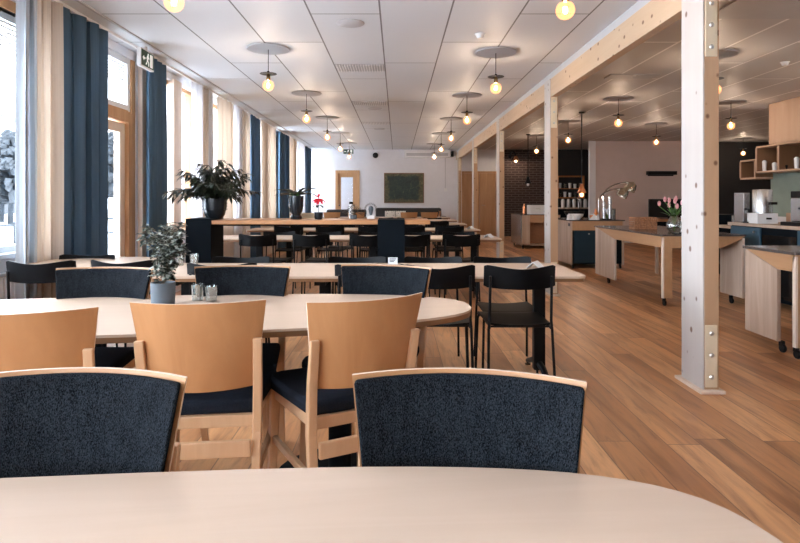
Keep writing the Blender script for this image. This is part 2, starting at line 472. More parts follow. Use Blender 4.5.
w = MB(); w.box(6.55, 6.65, YR, 10.2, 0, .9).box(6.55, 6.65, YR, 10.2, 1.66, CEIL)
struct(w.build('wall_right', M['wall']))
struct(MB().box(6.55, 6.65, YR, 10.2, .9, 1.66).build('wall_right_tiles', M['tile']))
# wall behind the viewer with its windows
w = MB()
cuts = [(-2.3, -1.3)]
px = -3.05
for a, b in cuts:
    w.box(px, a, YR-.12, YR, 0, CEIL); w.box(a, b, YR-.12, YR, 0, .7); w.box(a, b, YR-.12, YR, 2.65, CEIL); px = b
w.box(px, 6.65, YR-.12, YR, 0, CEIL)
struct(w.build('wall_rear', M['wall']))
for k, (a, b) in enumerate(cuts):
    m = MB()
    for (c, d_, e, f_) in ((a, a+.05, .7, 2.65), (b-.05, b, .7, 2.65), (a+.05, b-.05, .7, .75), (a+.05, b-.05, 2.6, 2.65)): m.box(c, d_, YR-.1, YR-.03, e, f_)
    r = struct(m.build('window_%d' % (20+k), M['whitep']))
    MB().box(a+.05, b-.05, YR-.07, YR-.066, .75, 2.6).build('pane', M['glass'], r)
struct(MB().box(-3.05, 12.2, 20.1, 20.2, 0, CEIL).build('wall_lobby', M['wall']))
struct(MB().box(12.1, 12.2, 16.35, 20.1, 0, CEIL).build('wall_lobby_right', M['wall']))
struct(MB().box(12.1, 12.2, YR, 10.0, 0, CEIL).build('wall_outer_right', M['wall']))
struct(MB().box(-3.05, -2.95, YB+.15, 19.1, 0, CEIL).box(-3.05, -2.95, 19.5, 20.1, 0, CEIL).box(-3.05, -2.95, 19.1, 19.5, 0, .6).build('wall_lobby_left', M['wall']))
# baseboards
struct(MB().box(-1.15, 2.0, YB-.015, YB, 0, .09).build('baseboard_back', M['whitep']))
struct(MB().box(5.45, 8.1, 15.985, 16.0, 0, .09).build('baseboard_rose', M['whitep']))
# soffit strip where ceiling meets the window wall
struct(MB().box(-2.56, -2.535, YR, YB, CEIL-.012, CEIL).build('trim_1', M['darkgrey']))

# far doors
fr = MB(); fr.box(-1.98, -1.90, YB-.02, YB+.1, 0, 2.12).box(-1.28, -1.20, YB-.02, YB+.1, 0, 2.12).box(-1.90, -1.28, YB-.02, YB+.1, 2.04, 2.12)
dr = struct(fr.build('door_2', M['frame']))
lf = MB(); lf.box(-1.90, -1.80, YB+.02, YB+.06, .01, 2.04).box(-1.42, -1.28, YB+.02, YB+.06, .01, 2.04).box(-1.80, -1.42, YB+.02, YB+.06, 1.90, 2.04).box(-1.80, -1.42, YB+.02, YB+.06, .01, .35)
lf = lf.build('door_leaf', M['frame'], dr)
MB().box(-1.80, -1.42, YB+.04, YB+.044, .35, 1.9).build('pane', M['glass'], lf)
MB().lathe([(.0, 0), (.025, 0), (.025, .05), (0, .05)], (-1.85, YB-.03, 1.0), 10, 'y').build('door_handle', M['steel'], lf)
fr = MB(); fr.box(2.08, 2.14, YB-.02, YB+.1, 0, 2.09).box(3.16, 3.22, YB-.02, YB+.1, 0, 2.09).box(2.14, 3.16, YB-.02, YB+.1, 2.03, 2.09)
dr = struct(fr.build('door_3', M['frame']))
for a in (2.145, 2.655):
    lf = MB().box(a, a+.50, YB+.01, YB+.05, .01, 2.025).build('door_leaf', M['frame'], dr)
    MB().tube([(a+(.44 if a < 2.5 else .06), YB+.01, 1.0), (a+(.44 if a < 2.5 else .06), YB-.05, 1.0), (a+(.34 if a < 2.5 else .16), YB-.05, 1.0)], .01).build('door_handle', M['steel'], lf)

# ------------------------------------------------------------------ outdoors
struct(MB().box(-90, -3.06, -40, 90, -.5, -.35).build('snowy_ground', M['snow']))
def tree_obj(x, y, h, label):
    t = thing('winter_tree', label, 'tree', (x, y, -.36), 0, 'trees beyond the snowy yard')
    MB().tube([(0, 0, 0), (.1, 0, h*.5), (0, .1, h)], [.16, .12, .03], 7).build('trunk', M['tree'], t)
    m = MB(); r = random.Random(int(y*10))
    pts = []
    for k in range(260):
        z = h*(.25+.75*r.random()); a = r.random()*2*PI; L = (h-z)*.38+.3
        p0 = (0, 0, z*.95); p1 = (math.cos(a)*L, math.sin(a)*L, z+L*.25-.2); p2 = (math.cos(a)*L*1.4, math.sin(a)*L*1.4, z-.1)
        m.tube([p0, p1, p2], [.08, .26, .03], 4)
    o = m.build('branches', M['tree'], t); o['kind'] = 'stuff'
for (x, y, h, l) in ((-22.6, 34, 5.6, 'tallest dark winter tree seen through the near window'), (-26.5, 39, 5.0, 'second dark winter tree seen through the near window'),
                  (-19.2, 40, 6.5, 'dark winter tree seen through the glazed side door'), (-17.0, 46, 6.0, 'winter tree seen through the third window behind the large plant'),
                  (-26.0, 55, 7, 'winter tree far behind the one seen through the side door'), (-31.5, 46, 6.4, 'distant winter tree at the left edge of the near window'),
                  (-21.5, 61, 8, 'winter tree seen through the third window, left one of the far row'), (-22.5, 76, 8.5, 'winter tree in the middle of the far row'),
                  (-11.6, 50, 6.5, 'winter tree at the right of the far row')):
    tree_obj(x, y, h, l)
rl = thing('yard_fence', 'low dark fence across the snow outside the side door', 'fence', (-9.2, 19, -.35))
for z in (.45, .9): MB().box(-.03, .03, -6, 9, z, z+.05).build('rail', M['tree'], rl)
for k in range(16): MB().box(-.04, .04, -6+k, -5.93+k, 0, 1.0).build('fence_post', M['tree'], rl)
bd = thing('neighbour_building', 'long pale low building across the snowy yard', 'building', (-40, 44, -.36))
MB().box(-4, 0, -16, 34, 0, 2.6).build('facade', M['facade'], bd)
MB().prism([(-4.4, -16.4), (.4, -16.4), (.4, 34.4), (-4.4, 34.4)], 2.6, 2.8).build('roof', M['snow'], bd)

# ------------------------------------------------------------------ posts and beam
XP = 1.892; D = 3.6
bm = thing('ceiling_beam', 'long pale pine beam running under the ceiling over the row of posts', 'beam', (0, 0, 0))
MB().box(XP+.006, XP+.094, -3.0, YB-.01, 2.46, 2.685).build('beam', M['beam'], bm, bevel=.003)
MB().box(XP+.045, XP+.09, -3.0, YB-.01, 2.69, CEIL).build('packer', M['darkgrey'], bm)
def make_post():
    t = thing('timber_post', '', 'post', group='pale pine posts carrying the beam')
    MB().box(.010, .1, 0, .27, .02, 2.69).build('post', M['post'], t, bevel=.003)
    MB().box(0, .0095, 0, .27, .02, 2.69).build('side_board', M['whitewash'], t, bevel=.001)
    MB().box(-.028, .128, -.03, .31, 0, .02).build('base_plate', M['palewood'], t, bevel=.003)
    for z0, z1, zs in ((.035, .42, (.10, .235, .37)), (2.08, 2.46, (2.14, 2.275, 2.41))):
        b = MB().box(.012, .088, -.006, 0, z0, z1).build('bracket', M['steelp'], t, bevel=.004)
        for z in zs:
            MB().lathe([(0, 0), (.013, 0), (.015, .004), (.010, .011), (0, .013)], (.05, 0, z), 10, 'y').build('bolt', M['bolt'], b)
    for b in t.children:
        if b.name.startswith('bracket'):
            for c in b.children:
                for v in c.data.vertices: v.co.y = -.006 - v.co.y
    return t
pk = Kind(make_post())
for k in range(5):
    pk.put((XP, D*(k+1), 0), 0, ['nearest pale pine post with cream bolted bracket at its foot', 'second pine post from the viewer, beside the first buffet cabinet',
        'third pine post from the viewer, left of the dark brick wall', 'fourth pine post from the viewer, before the far double doors', 'farthest pine post, standing near the white end wall'][k])

# ------------------------------------------------------------------ curtains
CX = -2.715
def zpx(x): return 2.672*F/(397-x)
def curtain(x0, x1, mat, label, top=2.76, amp=.05, wl_=.19):
    y0, y1 = zpx(x0), zpx(x1)
    n = max(2, round((y1-y0)/wl_)); ph = R.random()*6
    def fn(u, v):
        a = amp*(.7+.3*math.sin(u*7+ph))
        return (CX + a*math.sin(u*n*2*PI+ph+.4*math.sin(v*3)) , y0+(y1-y0)*u + .022*math.sin(u*n*4*PI+.6*math.sin(u*9)), .03+(top-.03)*v)
    o = MB().shell(fn, n*10, 8, (.004, 0, 0)).build('curtain', mat, smooth=True)
    tag(o, label, 'curtain', 'full-height curtains along the window wall')
for a in [
 (25.5, 37.5, M['sheer'], 'pale blue sheer curtain edge beside the nearest window'),
 (37, 62.5, M['beige'], 'wide beige curtain nearest the viewer, left of the big navy curtain'),
 (62, 113, M['navy'], 'wide navy curtain between the nearest window and the glazed side door'),
 (150, 167.5, M['navy'], 'navy curtain just right of the glazed side door'),
 (195, 204, M['white_c'], 'white curtain behind the large plant in a black pot, leftmost white one'),
 (204, 209, M['beige'], 'narrow beige curtain right beside the leftmost white curtain'),
 (209.5, 214, M['white_c'], 'narrow white curtain directly behind the large plant'),
 (221, 235, M['beige'], 'beige curtain behind the right half of the large plant'),
 (236, 243, M['white_c'], 'white curtain left of the middle navy curtain'),
 (245, 251, M['beige'], 'narrow beige curtain touching the middle navy curtain'),
 (252, 261, M['navy'], 'middle navy curtain right of the large plant'),
 (262, 276, M['beige'], 'wide beige curtain between the two middle navy curtains'),
 (281, 290, M['navy'], 'navy curtain behind the orchid-like plant in the tall black pot'),
 (290.5, 298, M['beige'], 'beige curtain behind the tall black pot plant'),
 (299, 305, M['white_c'], 'white curtain near the far end of the window wall'),
 (306.5, 311, M['navy'], 'farthest navy curtain, next to the end wall')]:
    curtain(*a)
tag(MB().box(CX-.012, CX+.012, 4.2, 18.6, 2.765, CEIL).build('curtain_rail', M['whitep']), 'white curtain rail along the ceiling above the window wall', 'curtain rail')

t = thing('radiator', 'pale slatted radiator under the nearest window behind the window table', 'radiator', (-2.79, 3.3, 0))
MB().box(-.02, .02, 0, 1.3, .12, .66).build('panel', M['beige'], t)
MB().box(-.03, .05, 0, 1.3, .66, .68).build('top_grille', M['greyframe'], t)
f0 = MB().box(.02, .045, 0, .02, .13, .65).build('fin', M['whitep'], t)
for k in range(1, 30):
    c = f0.copy(); COL.objects.link(c); c.parent = t; c.location.y = 1.28*k/29
for y in (.2, 1.1): MB().box(-.02, .02, y, y+.03, 0, .12).build('foot', M['greyframe'], t)
# ------------------------------------------------------------------ ceiling fittings
def make_pendant(drop=.39, light=True):
    t = thing('pendant_lamp', '', 'lamp')
    MB().lathe([(0, -.012), (.22, -.012), (.225, -.006), (.225, 0), (0, 0)], (0, 0, 0), 36).build('ceiling_plate', M['darkgrey'], t, smooth=True)
    MB().tube([(0, 0, -.012), (0, 0, -drop+.14)], .004, 6).build('cord', M['blackmetal'], t)
    MB().lathe([(0, 0), (.088, 0), (.09, .004), (.02, .012), (.012, .03), (0, .03)], (0, 0, -drop+.12), 24).build('reflector_disc', M['black'], t, smooth=True)
    MB().lathe([(.012, .12), (.02, .11), (.02, .055), (.012, .05)], (0, 0, -drop), 14).build('socket', M['brass'], t, smooth=True)
    g = MB().lathe([(.001, -.06)] + [(.06*math.sin(a), -.06*math.cos(a)) for a in [PI*k/12 for k in range(1, 10)]] + [(.016, .054)], (0, 0, -drop), 20).build('bulb', M['bulb'], t, smooth=True)
    MB().lathe([(.001, -.022), (.011, -.015), (.013, .0), (.011, .015), (.001, .022)], (0, 0, -drop), 10).build('filament', M['filament'], g, smooth=True)
    return t
pend = Kind(make_pendant())
rows = [('window-side row', -1.36, [3.55+2.6*k for k in range(6)]),
        ('middle row by the posts', 1.07, [3.7+2.6*k for k in range(6)]),
        ('row over the buffet tables', 3.50, [3.8, 6.4, 9.2, 11.9, 14.6]),
        ('row beyond the kitchen counter', 5.48, [4.2, 6.9, 9.55, 12.3]),
        ('row in the dark corner', 9.1, [12.6, 15.3])]
for rn, x, ys in rows:
    for k, y in enumerate(ys):
        pend.put((x, y, CEIL), 0, 'glowing globe bulb pendant, %s from the viewer in the %s' % (ORD[k], rn), 'globe bulb pendants')
def disc(x, y, r, label, nm='ceiling_speaker'):
    o = MB().lathe([(0, -.01), (r-.01, -.01), (r, -.004), (r, 0), (0, 0)], (0, 0, 0), 32).build(nm, M['darkgrey'], loc=(x, y, CEIL), smooth=True)
    return tag(o, label, 'speaker', 'round grey ceiling speakers')
for x, y, r, l in ((-.42, 5.26, .125, 'nearest small round grey ceiling speaker'), (-.39, 10.2, .125, 'second small round ceiling speaker, past the second slatted vent'),
                   (-.4, 13.2, .125, 'farthest small round ceiling speaker')): disc(x, y, r, l)
def vent(y, label):
    t = thing('slatted_vent', label, 'vent', (-.444, y, CEIL), 0, 'slatted vents in the ceiling')
    MB().box(-.29, .29, -.19, .19, -.004, 0).build('back_panel', M['darkgrey'], t)
    s = MB().box(-.006, .006, -.17, .17, -.02, -.004).build('slat', M['whitep'], t, loc=(-.27, 0, 0))
    for k in range(1, 18):
        c = s.copy(); COL.objects.link(c); c.parent = t; c.location.x = -.27+.54*k/17
vent(7.04, 'nearest slatted white ceiling vent'); vent(9.65, 'second slatted ceiling vent from the viewer'); vent(12.2, 'farthest slatted ceiling vent')
def detector(x, y, label):
    t = thing('smoke_detector', label, 'smoke detector', (x, y, CEIL))
    MB().lathe([(0, -.012), (.05, -.012), (.05, 0), (0, 0)], (0, 0, 0), 20).build('base', M['whitep'], t, smooth=True)
    MB().lathe([(0, -.045), (.025, -.045), (.036, -.03), (.036, -.012), (0, -.012)], (0, 0, 0), 20).build('sensor_head', M['whitep'], t, smooth=True)
detector(.80, 5.6, 'white smoke detector on the ceiling above the dining tables'); detector(4.5, 6.75, 'white smoke detector on the ceiling near the kitchen')
for (x0, x1, y0, y1, l) in ((2.7, 3.9, 4.35, 5.1, 'grey ceiling hatch above the kitchen side near the viewer'), (2.72, 3.35, 7.4, 7.65, 'small ceiling hatch behind the nearest post')):
    t = thing('ceiling_hatch', l, 'hatch', ((x0+x1)/2, (y0+y1)/2, CEIL), 0)
    a, b = (x1-x0)/2, (y1-y0)/2
    MB().box(-a, a, -b, b, -.012, 0).build('hatch_panel', M['darkgrey'], t, bevel=.002)
    MB().box(-.02, .02, -b+.03, -b+.05, -.02, -.012).build('latch', M['whitep'], t)
# exit signs
def exit_sign(loc, rz, w, h, label):
    t = thing('exit_sign', label, 'exit sign', loc, rz)
    MB().box(-w/2, w/2, -.02, .02, -h, 0).build('sign_box', M['whitep'], t, bevel=.004)
    MB().box(-.02, .02, -.01, .01, 0, .04).build('bracket', M['whitep'], t)
    f = MB().box(-w/2+.015, w/2-.015, -.024, -.02, -h+.015, -.015).build('sign_face', M['signg'], t)
    u = h/10
    # running figure, doorway and arrow
    m = MB().prism([(w*.10, 0), (w*.36, 0), (w*.36, h*.7), (w*.10, h*.7)], 0, .002)
    for v in m.v: pass
    def up(poly, nm):
        q = MB().prism(poly, 0, .003); q.v = [(x, -.024-z, -h/2+y) for x, y, z in q.v]; q.build(nm, M['signw'], f)
    up([(w*.16, -h*.36), (w*.34, -h*.36), (w*.34, h*.34), (w*.16, h*.34)], 'door_symbol')
    up([(-w*.06, h*.18), (w*.0, h*.34), (w*.05, h*.30), (w*.03, h*.16), (w*.10, h*.08), (w*.08, h*.02), (w*.01, h*.08), (w*.0, -h*.06), (w*.08, -h*.2), (w*.06, -h*.36), (w*.02, -h*.34), (w*.03, -h*.2), (-w*.05, -h*.10), (-w*.10, -h*.30), (-w*.17, -h*.32), (-w*.16, -h*.24), (-w*.10, -h*.16), (-w*.06, h*.05), (-w*.1, h*.0), (-w*.12, h*.06)], 'running_figure')
    up([(-w*.40, 0), (-w*.30, h*.14), (-w*.30, h*.05), (-w*.2, h*.05), (-w*.2, -h*.05), (-w*.30, -h*.05), (-w*.30, -h*.14)], 'arrow_symbol')
exit_sign((-2.60, 6.02, 2.735), PI/2, .32, .19, 'white framed exit sign hanging over the glazed side door')
exit_sign((-1.50, 18.0, 2.75), 0, .34, .17, 'small exit sign hanging before the far wooden door')

# ------------------------------------------------------------------ far wall things
p = thing('painting', 'dark green landscape painting in a thin frame on the white end wall', 'painting', (.225, YB-.03, 1.555))
MB().box(-.615, .615, 0, .03, -.455, .455).build('canvas', M['canvas'], p)
fm = MB(); fm.box(-.64, -.615, -.01, .03, -.48, .48).box(.615, .64, -.01, .03, -.48, .48).box(-.615, .615, -.01, .03, .455, .48).box(-.615, .615, -.01, .03, -.48, -.455)
fm.build('picture_frame', M['darkbrown'], p)
p = thing('air_curtain_unit', 'long white wall unit high on the end wall above the painting', 'air conditioner', (1.0, YB-.22, 2.52))
MB().box(-.76, .70, 0, .2, 0, .25).build('housing', M['whitep'], p, bevel=.01)
MB().box(-.70, .62, -.004, 0, .05, .14).build('grille', M['darkgrey'], p)
MB().box(.70, .80, .02, .2, .03, .2).build('end_cap', M['black'], p)
tag(MB().lathe([(0, 0), (.085, 0), (.09, .02), (.09, .06), (0, .06)], (0, 0, 0), 24, 'y').build('wall_speaker', M['black'], loc=(-.69, YB-.061, 2.6), smooth=True), 'small round black speaker on the end wall above the painting', 'speaker')
c = thing('cable_conduit', 'thin grey conduit ending in a switch box right of the painting', 'conduit', (1.55, YB-.01, 0))
MB().box(-.01, .01, 0, .01, 1.55, 2.52).build('conduit', M['darkgrey'], c); MB().box(-.04, .06, -.02, .01, 1.44, 1.55).build('switch_box', M['whitep'], c)

# ------------------------------------------------------------------ chairs
def make_birch_chair():
    t = thing('upholstered_chair', '', 'chair')
    H0, H1 = .575, .87
    def surf(dy, inset=0.0, z0=H0, z1=H1):
        def fn(u, v):
            q = 2*u-1; w_ = (.176+.038*v) - inset
            zz = z0+inset+(z1-z0-2*inset)*v
            vv = (zz-H0)/(H1-H0)
            crn = max(0, abs(q)-.93)/.07
            return (q*w_, -.265+.062*q*q-.055*vv+dy, zz)
        return fn
    bs = MB().shell(surf(0), 22, 8, (0, -.008, 0)); bs.mi = [0]*(22*8*2) + [1]*(len(bs.f)-22*8*2)
    bs.build('back_shell', [M['veneer'], M['rim']], t, smooth=True)
    pad = MB().shell(surf(.001, .006), 22, 8, (0, .018, 0)).build('back_pad', M['denim'], t, smooth=True, bevel=.006)
    def seatpoly(s): return [(-.178*s, -.19*s), (.178*s, -.19*s), (.215*s, .16*s), (.203*s, .215*s), (.15*s, .235*s), (-.15*s, .235*s), (-.203*s, .215*s), (-.215*s, .16*s)]
    MB().prism(seatpoly(1.0), .470, .518).build('seat', M['seat'], t, smooth=True, bevel=.016, seg=3)
    m = MB()
    # one closed ring apron
    o = [(-.168, -.195), (.168, -.195), (.195, .20), (-.195, .20)]; i = [(-.15, -.175), (.15, -.175), (.175, .18), (-.175, .18)]
    vs = [(x, y, z) for z in (.428, .470) for x, y in o] + [(x, y, z) for z in (.428, .470) for x, y in i]
    fs = []
    for k in range(4):
        n = (k+1) % 4
        fs += [(k, n, 4+n, 4+k), (8+k, 12+k, 12+n, 8+n), (4+k, 4+n, 12+n, 12+k), (k, 8+k, 8+n, n)]
    m.add(vs, fs); m.build('seat_frame', M['beech'], t, bevel=.004)
    for s in (-1, 1):
        MB().bar((s*.195, .215, 0), (s*.185, .185, .470), .028, .032, .036, .042).build('leg', M['beech'], t, bevel=.005)
        q = MB(); pts = [(-.285, 0, .020), (-.225, .25, .032), (-.212, .42, .036), (-.232, .60, .030), (-.262, .745, .020)]
        vs = []
        for (y, z, dpt) in pts:
            x = s*(.170+.016*z/.745)
            for dx, dy in ((-.015, 0), (.015, 0), (.015, dpt), (-.015, dpt)): vs.append((x+dx, y+dy-.012, z))
        fs = [(0, 3, 2, 1), (16, 17, 18, 19)]
        for r_ in range(4):
            for k in range(4): fs.append((r_*4+k, r_*4+(k+1)%4, (r_+1)*4+(k+1)%4, (r_+1)*4+k))
        q.add(vs, fs).build('leg', M['beech'], t, bevel=.004)
        MB().bar((s*.176, -.21, .27), (s*.188, .195, .27), .018, .028, up=(0, 0, 1)).build('stretcher', M['beech'], t, bevel=.003)
    MB().box(-.16, .16, -.240, -.222, .345, .400).build('stretcher', M['beech'], t, bevel=.004)
    return t
def make_black_chair():
    t = thing('bentwood_chair', '', 'chair')
    def fn(u, v):
        q = 2*u-1
        z = (.668-.006*(1-q*q)) + ((.805-.014*math.cos(q*PI/2)**2) - .668)*v
        if abs(q) > .9: z = .735 + (z-.735)*(1-.12*((abs(q)-.9)/.1)**2)
        return (q*.215, -.275+.085*q*q-.02*v, z)
    MB().shell(fn, 22, 5, (0, .012, 0)).build('backrest', M['blackply'], t, smooth=True)
    def st(u, v):
        q = 2*u-1; w_ = .20 - .015*(1-v)
        return (q*w_, -.20+.42*v, .452 - .014*math.cos(q*PI/2)*(1-.5*v) - (.02*(max(0, v-.85)/.15)**2))
    MB().shell(st, 14, 12, (0, 0, -.012)).build('seat', M['blackply'], t, smooth=True)
    for s in (-1, 1):
        MB().tube([(s*.20, -.275, 0), (s*.19, -.225, .42), (s*.185, -.225, .47), (s*.183, -.245, .74)], .0085, 8).build('leg', M['blackmetal'], t, smooth=True)
        MB().tube([(s*.21, .225, 0), (s*.198, .20, .40), (s*.19, .185, .425), (s*.18, .15, .432), (s*.18, -.19, .432), (s*.186, -.222, .425)], .0085, 8).build('leg', M['blackmetal'], t, smooth=True)
    MB().tube([(-.19, -.20, .43), (.19, -.20, .43)], .007, 6).build('stretcher', M['blackmetal'], t, smooth=True)
    MB().tube([(-.185, .15, .425), (.185, .15, .425)], .007, 6).build('stretcher', M['blackmetal'], t, smooth=True)
    return t
g3_name = 'dark upholstered chairs on the far side of the middle oval table'
KA = Kind(make_birch_chair()); KB = Kind(make_black_chair())
def chairA(bx, by, rz, label, group):      # bx, by: the back's middle at its top
    dx, dy = rot(0, .32, rz); o = KA.put((bx+dx, by+dy, 0), rz, label, group)
    o.scale.x = 1.09 if group is g3_name and group else 1.0
def chairB(bx, by, rz, label, group):
    dx, dy = rot(0, .295, rz); o = KB.put((bx+dx, by+dy, 0), rz, label, group)
    if abs(rz) > 2: o.scale.z = .955
rad = math.radians
g1 = 'upholstered chairs on the far side of the nearest table'
chairA(-.603, 1.135, PI+rad(0), 'dark tweed chair with pale rim facing the viewer at the nearest table, left one', g1)
chairA(.135, 1.13, PI-rad(6), 'dark tweed chair with pale rim facing the viewer at the nearest table, right one', g1)
g2 = 'honey wood chairs seen from behind at the middle oval table'
chairA(-1.105, 1.67, rad(15), 'honey veneer chair seen from behind at the left edge of the picture', g2)
chairA(-.635, 1.83, rad(7), 'honey veneer chair seen from behind, middle one, below the small potted plant', g2)
chairA(-.073, 1.905, rad(28), 'honey veneer chair seen from behind at the rounded table end, turned furthest left', g2)
g3 = g3_name
chairA(-1.39, 2.83, PI, 'black backed chair facing the viewer, left of the small potted plant', g3)
chairA(-.755, 2.90, PI+rad(2), 'black backed chair facing the viewer, right of the small potted plant', g3)
chairA(-.04, 2.92, PI-rad(17), 'blue-black tweed chair at the rounded end of the middle oval table', g3)
g4 = 'black bentwood chairs on the near side of the second long table'
for x, y, rz, l in ((.74, 3.42, 0, 'black bentwood chair, rightmost on the near side of the table with the tent card'), (.255, 3.44, rad(-2), 'black bentwood chair second from the right at the tent card table'),
                 (-.165, 3.46, 0, 'black bentwood chair mostly hidden behind the blue-black tweed chair'), (-1.09, 3.55, rad(3), 'black bentwood chair behind the black backed chair right of the potted plant')): chairB(x, y, rz, l, g4)
g5 = 'black bentwood chairs at the window table'
for x, y, rz, l in ((-2.30, 3.68, rad(4), 'black bentwood chair on the near side of the window table, left one'), (-1.80, 3.72, rad(-3), 'black bentwood chair on the near side of the window table, right one'),
                 (-2.41, 4.62, PI, 'black bentwood chair standing before the wide navy curtain')): chairB(x, y, rz, l, g5)
g6 = 'black bentwood chairs on the far side of the second long table'
for k, x in enumerate((-1.17, -.30, .27, .79)):
    chairB(x, 4.46, PI, 'black bentwood chair on the far side of the second long table, %s from the left' % ORD[k], g6)

# ------------------------------------------------------------------ tables
def pedestal_round(t, x, r=.28):
    b = MB().lathe([(0, 0), (r, 0), (r, .012), (r*.9, .02), (.06, .03), (0, .03)], (x, 0, 0), 32).build('pedestal_base', M['panel'], t, smooth=True)
    MB().lathe([(.05, .03), (.05, .66), (.16, .675), (.16, .695), (0, .695)], (x, 0, 0), 20).build('pedestal_column', M['panel'], t, smooth=True)
def oval_table(name, x, y, a, b, n, rz, label, peds):
    t = thing(name, label, 'table', (x, y, 0), rz)
    poly = oval(a, b, n)
    MB().prism(poly, .7205, .73).build('tabletop', M['top'], t, smooth=True)
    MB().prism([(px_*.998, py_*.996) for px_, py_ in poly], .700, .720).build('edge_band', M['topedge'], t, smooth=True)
    for px_ in peds: pedestal_round(t, px_)
    return t
oval_table('oval_table', -.78, .574, 1.325, .395, 3.9, .087, 'pale birch oval table nearest the viewer, across the bottom of the picture', (-.75, .55))
oval_table('oval_table', -1.12, 2.415, 1.45, .416, 2.5, .119, 'pale birch oval table in the middle with honey wood chairs and a potted plant', (-.55, .88))
oval_table('oval_table', -2.22, 4.34, .47, .39, 3.2, 0, 'small pale table by the window in front of the wide navy curtain', (0,))
def long_table(x0, x1, y0, y1, label, peds, group=None):
    cx, cy = (x0+x1)/2, (y0+y1)/2; a, b = (x1-x0)/2, (y1-y0)/2
    t = thing('long_table', label, 'table', (cx, cy, 0), 0, group)
    c = .05
    poly = [(-a+c, -b), (a-c, -b), (a-c*.3, -b+c*.3), (a, -b+c), (a, b-c), (a-c*.3, b-c*.3), (a-c, b), (-a+c, b), (-a+c*.3, b-c*.3), (-a, b-c), (-a, -b+c), (-a+c*.3, -b+c*.3)]
    MB().prism(poly, .7165, .73).build('tabletop', M['top'], t)
    MB().prism([(p_[0]*.995, p_[1]*.985) for p_ in poly], .696, .716).build('edge_band', M['topedge'], t)
    for x in peds:
        X = x-cx
        MB().box(X-.038, X+.038, -.03, .03, .06, .66).build('pedestal_column', M['blackmetal'], t, bevel=.006)
        MB().box(X-.035, X+.035, -b*.75, b*.75, .66, .69).build('top_bracket', M['blackmetal'], t)
        for s in (-1, 1):
            l = MB().tube([(X, s*.02, .10), (X, s*.12, .095), (X, s*.26, .05), (X, s*.33, .028)], [.024, .022, .018, .016], 8).build('foot', M['blackmetal'], t, smooth=True)
            MB().lathe([(.008, .02), (.008, .008), (.02, .008), (.02, 0), (0, 0)], (X, s*.325, 0), 12).build('leveller', M['blackmetal'], l)
    return t
long_table(-1.74, 1.16, 3.53, 4.27, 'pale long table with a folded tent card near its right end', (.95, -.48, -1.4))
g7 = 'pale long tables in the far rows'
ROWS = [(6.84, 'third'), (8.8, 'fourth'), (10.75, 'fifth'), (12.7, 'sixth'), (14.7, 'seventh')]
for i, (y, o) in enumerate(ROWS):
    long_table(-2.3, 1.24+.03*i, y, y+.72, 'pale long table in the %s row from the viewer' % o, (-1.7, -.3, .95), g7)
for i, (y, o) in enumerate(ROWS):
    if i < 3:
        for k, x in enumerate((-1.60, -.98, -.36, .20, .76)):
            chairB(x+R.uniform(-.04, .04), y-.32+R.uniform(-.03, .03), R.uniform(-.08, .08), 'black bentwood chair on the near side of the %s row table, %s from the left' % (o, ORD[k]), 'black chairs in the far rows')
    if i < 4:
        for k, x in enumerate((-1.55, -.93, -.30, .25, .80)):
            chairB(x+R.uniform(-.04, .04), y+1.0+R.uniform(-.03, .03), PI+R.uniform(-.08, .08), 'black bentwood chair on the far side of the %s row table, %s from the left' % (o, ORD[k]), 'black chairs in the far rows')
for k, x in enumerate((-1.62, -1.02, .30, .80)):
    chairA(x, 14.4, R.uniform(-.05, .05), 'honey wood chair far away at the last long table, %s from the left' % ORD[k], 'honey wood chairs at the last long table')
chairA(1.2, 15.9, PI/2, 'honey wood chair by the farthest post at the table end', 'honey wood chairs at the last long table')

# bar height bench table
t = thing('bar_table', 'high bar table with orange pine top and black panel legs, carrying the potted plants', 'bar table', (0, 0, 0))
MB().box(-2.0, .32, 5.60, 6.18, .955, .995).build('tabletop', M['bench'], t, bevel=.004)
MB().box(-2.03, -1.785, 5.585, 5.99, 0, 1.012).build('panel_leg', M['panel'], t, bevel=.003)
MB().box(-.185, .075, 5.585, 5.99, 0, 1.002).build('panel_leg', M['panel'], t, bevel=.003)
MB().box(-1.78, -.19, 5.84, 5.88, .93, .955).build('rail', M['panel'], t)

# ------------------------------------------------------------------ plants
def leaf_mesh(m, p, d, L, W, droop=.3, up=Vector((0, 0, 1))):
    d = Vector(d).normalized(); s = d.cross(up)
    if s.length < .05: s = Vector((1, 0, 0))
    s.normalize(); n = s.cross(d)
    p = Vector(p); pts = []
    prof = [0, .55, 1, .8, .0]
    mid = [p + d*(L*q/4) - up*(droop*L*(q/4)**2) for q in range(5)]
    vs = [mid[0]]
    for q in (1, 2, 3): vs += [mid[q]+s*(W*prof[q]/2)+n*W*.12, mid[q], mid[q]-s*(W*prof[q]/2)+n*W*.12]
    vs.append(mid[4])
    m.add(vs, [(0, 1, 2), (0, 2, 3), (1, 4, 5, 2), (2, 5, 6, 3), (4, 7, 8, 5), (5, 8, 9, 6), (7, 10, 8), (8, 10, 9)])
def pot_round(t, r, h, mat, taper=.9, nm='pot'):
    MB().lathe([(0, 0), (r*taper, 0), (r*.97, h*.3), (r, h), (r*.92, h), (r*.9, h*.85), (0, h*.85)], (0, 0, 0), 28).build(nm, mat, t, smooth=True)
    MB().lathe([(0, h*.8), (r*.88, h*.8), (r*.85, h*.9), (0, h*.92)], (0, 0, 0), 16).build('soil', M['soil'], t)
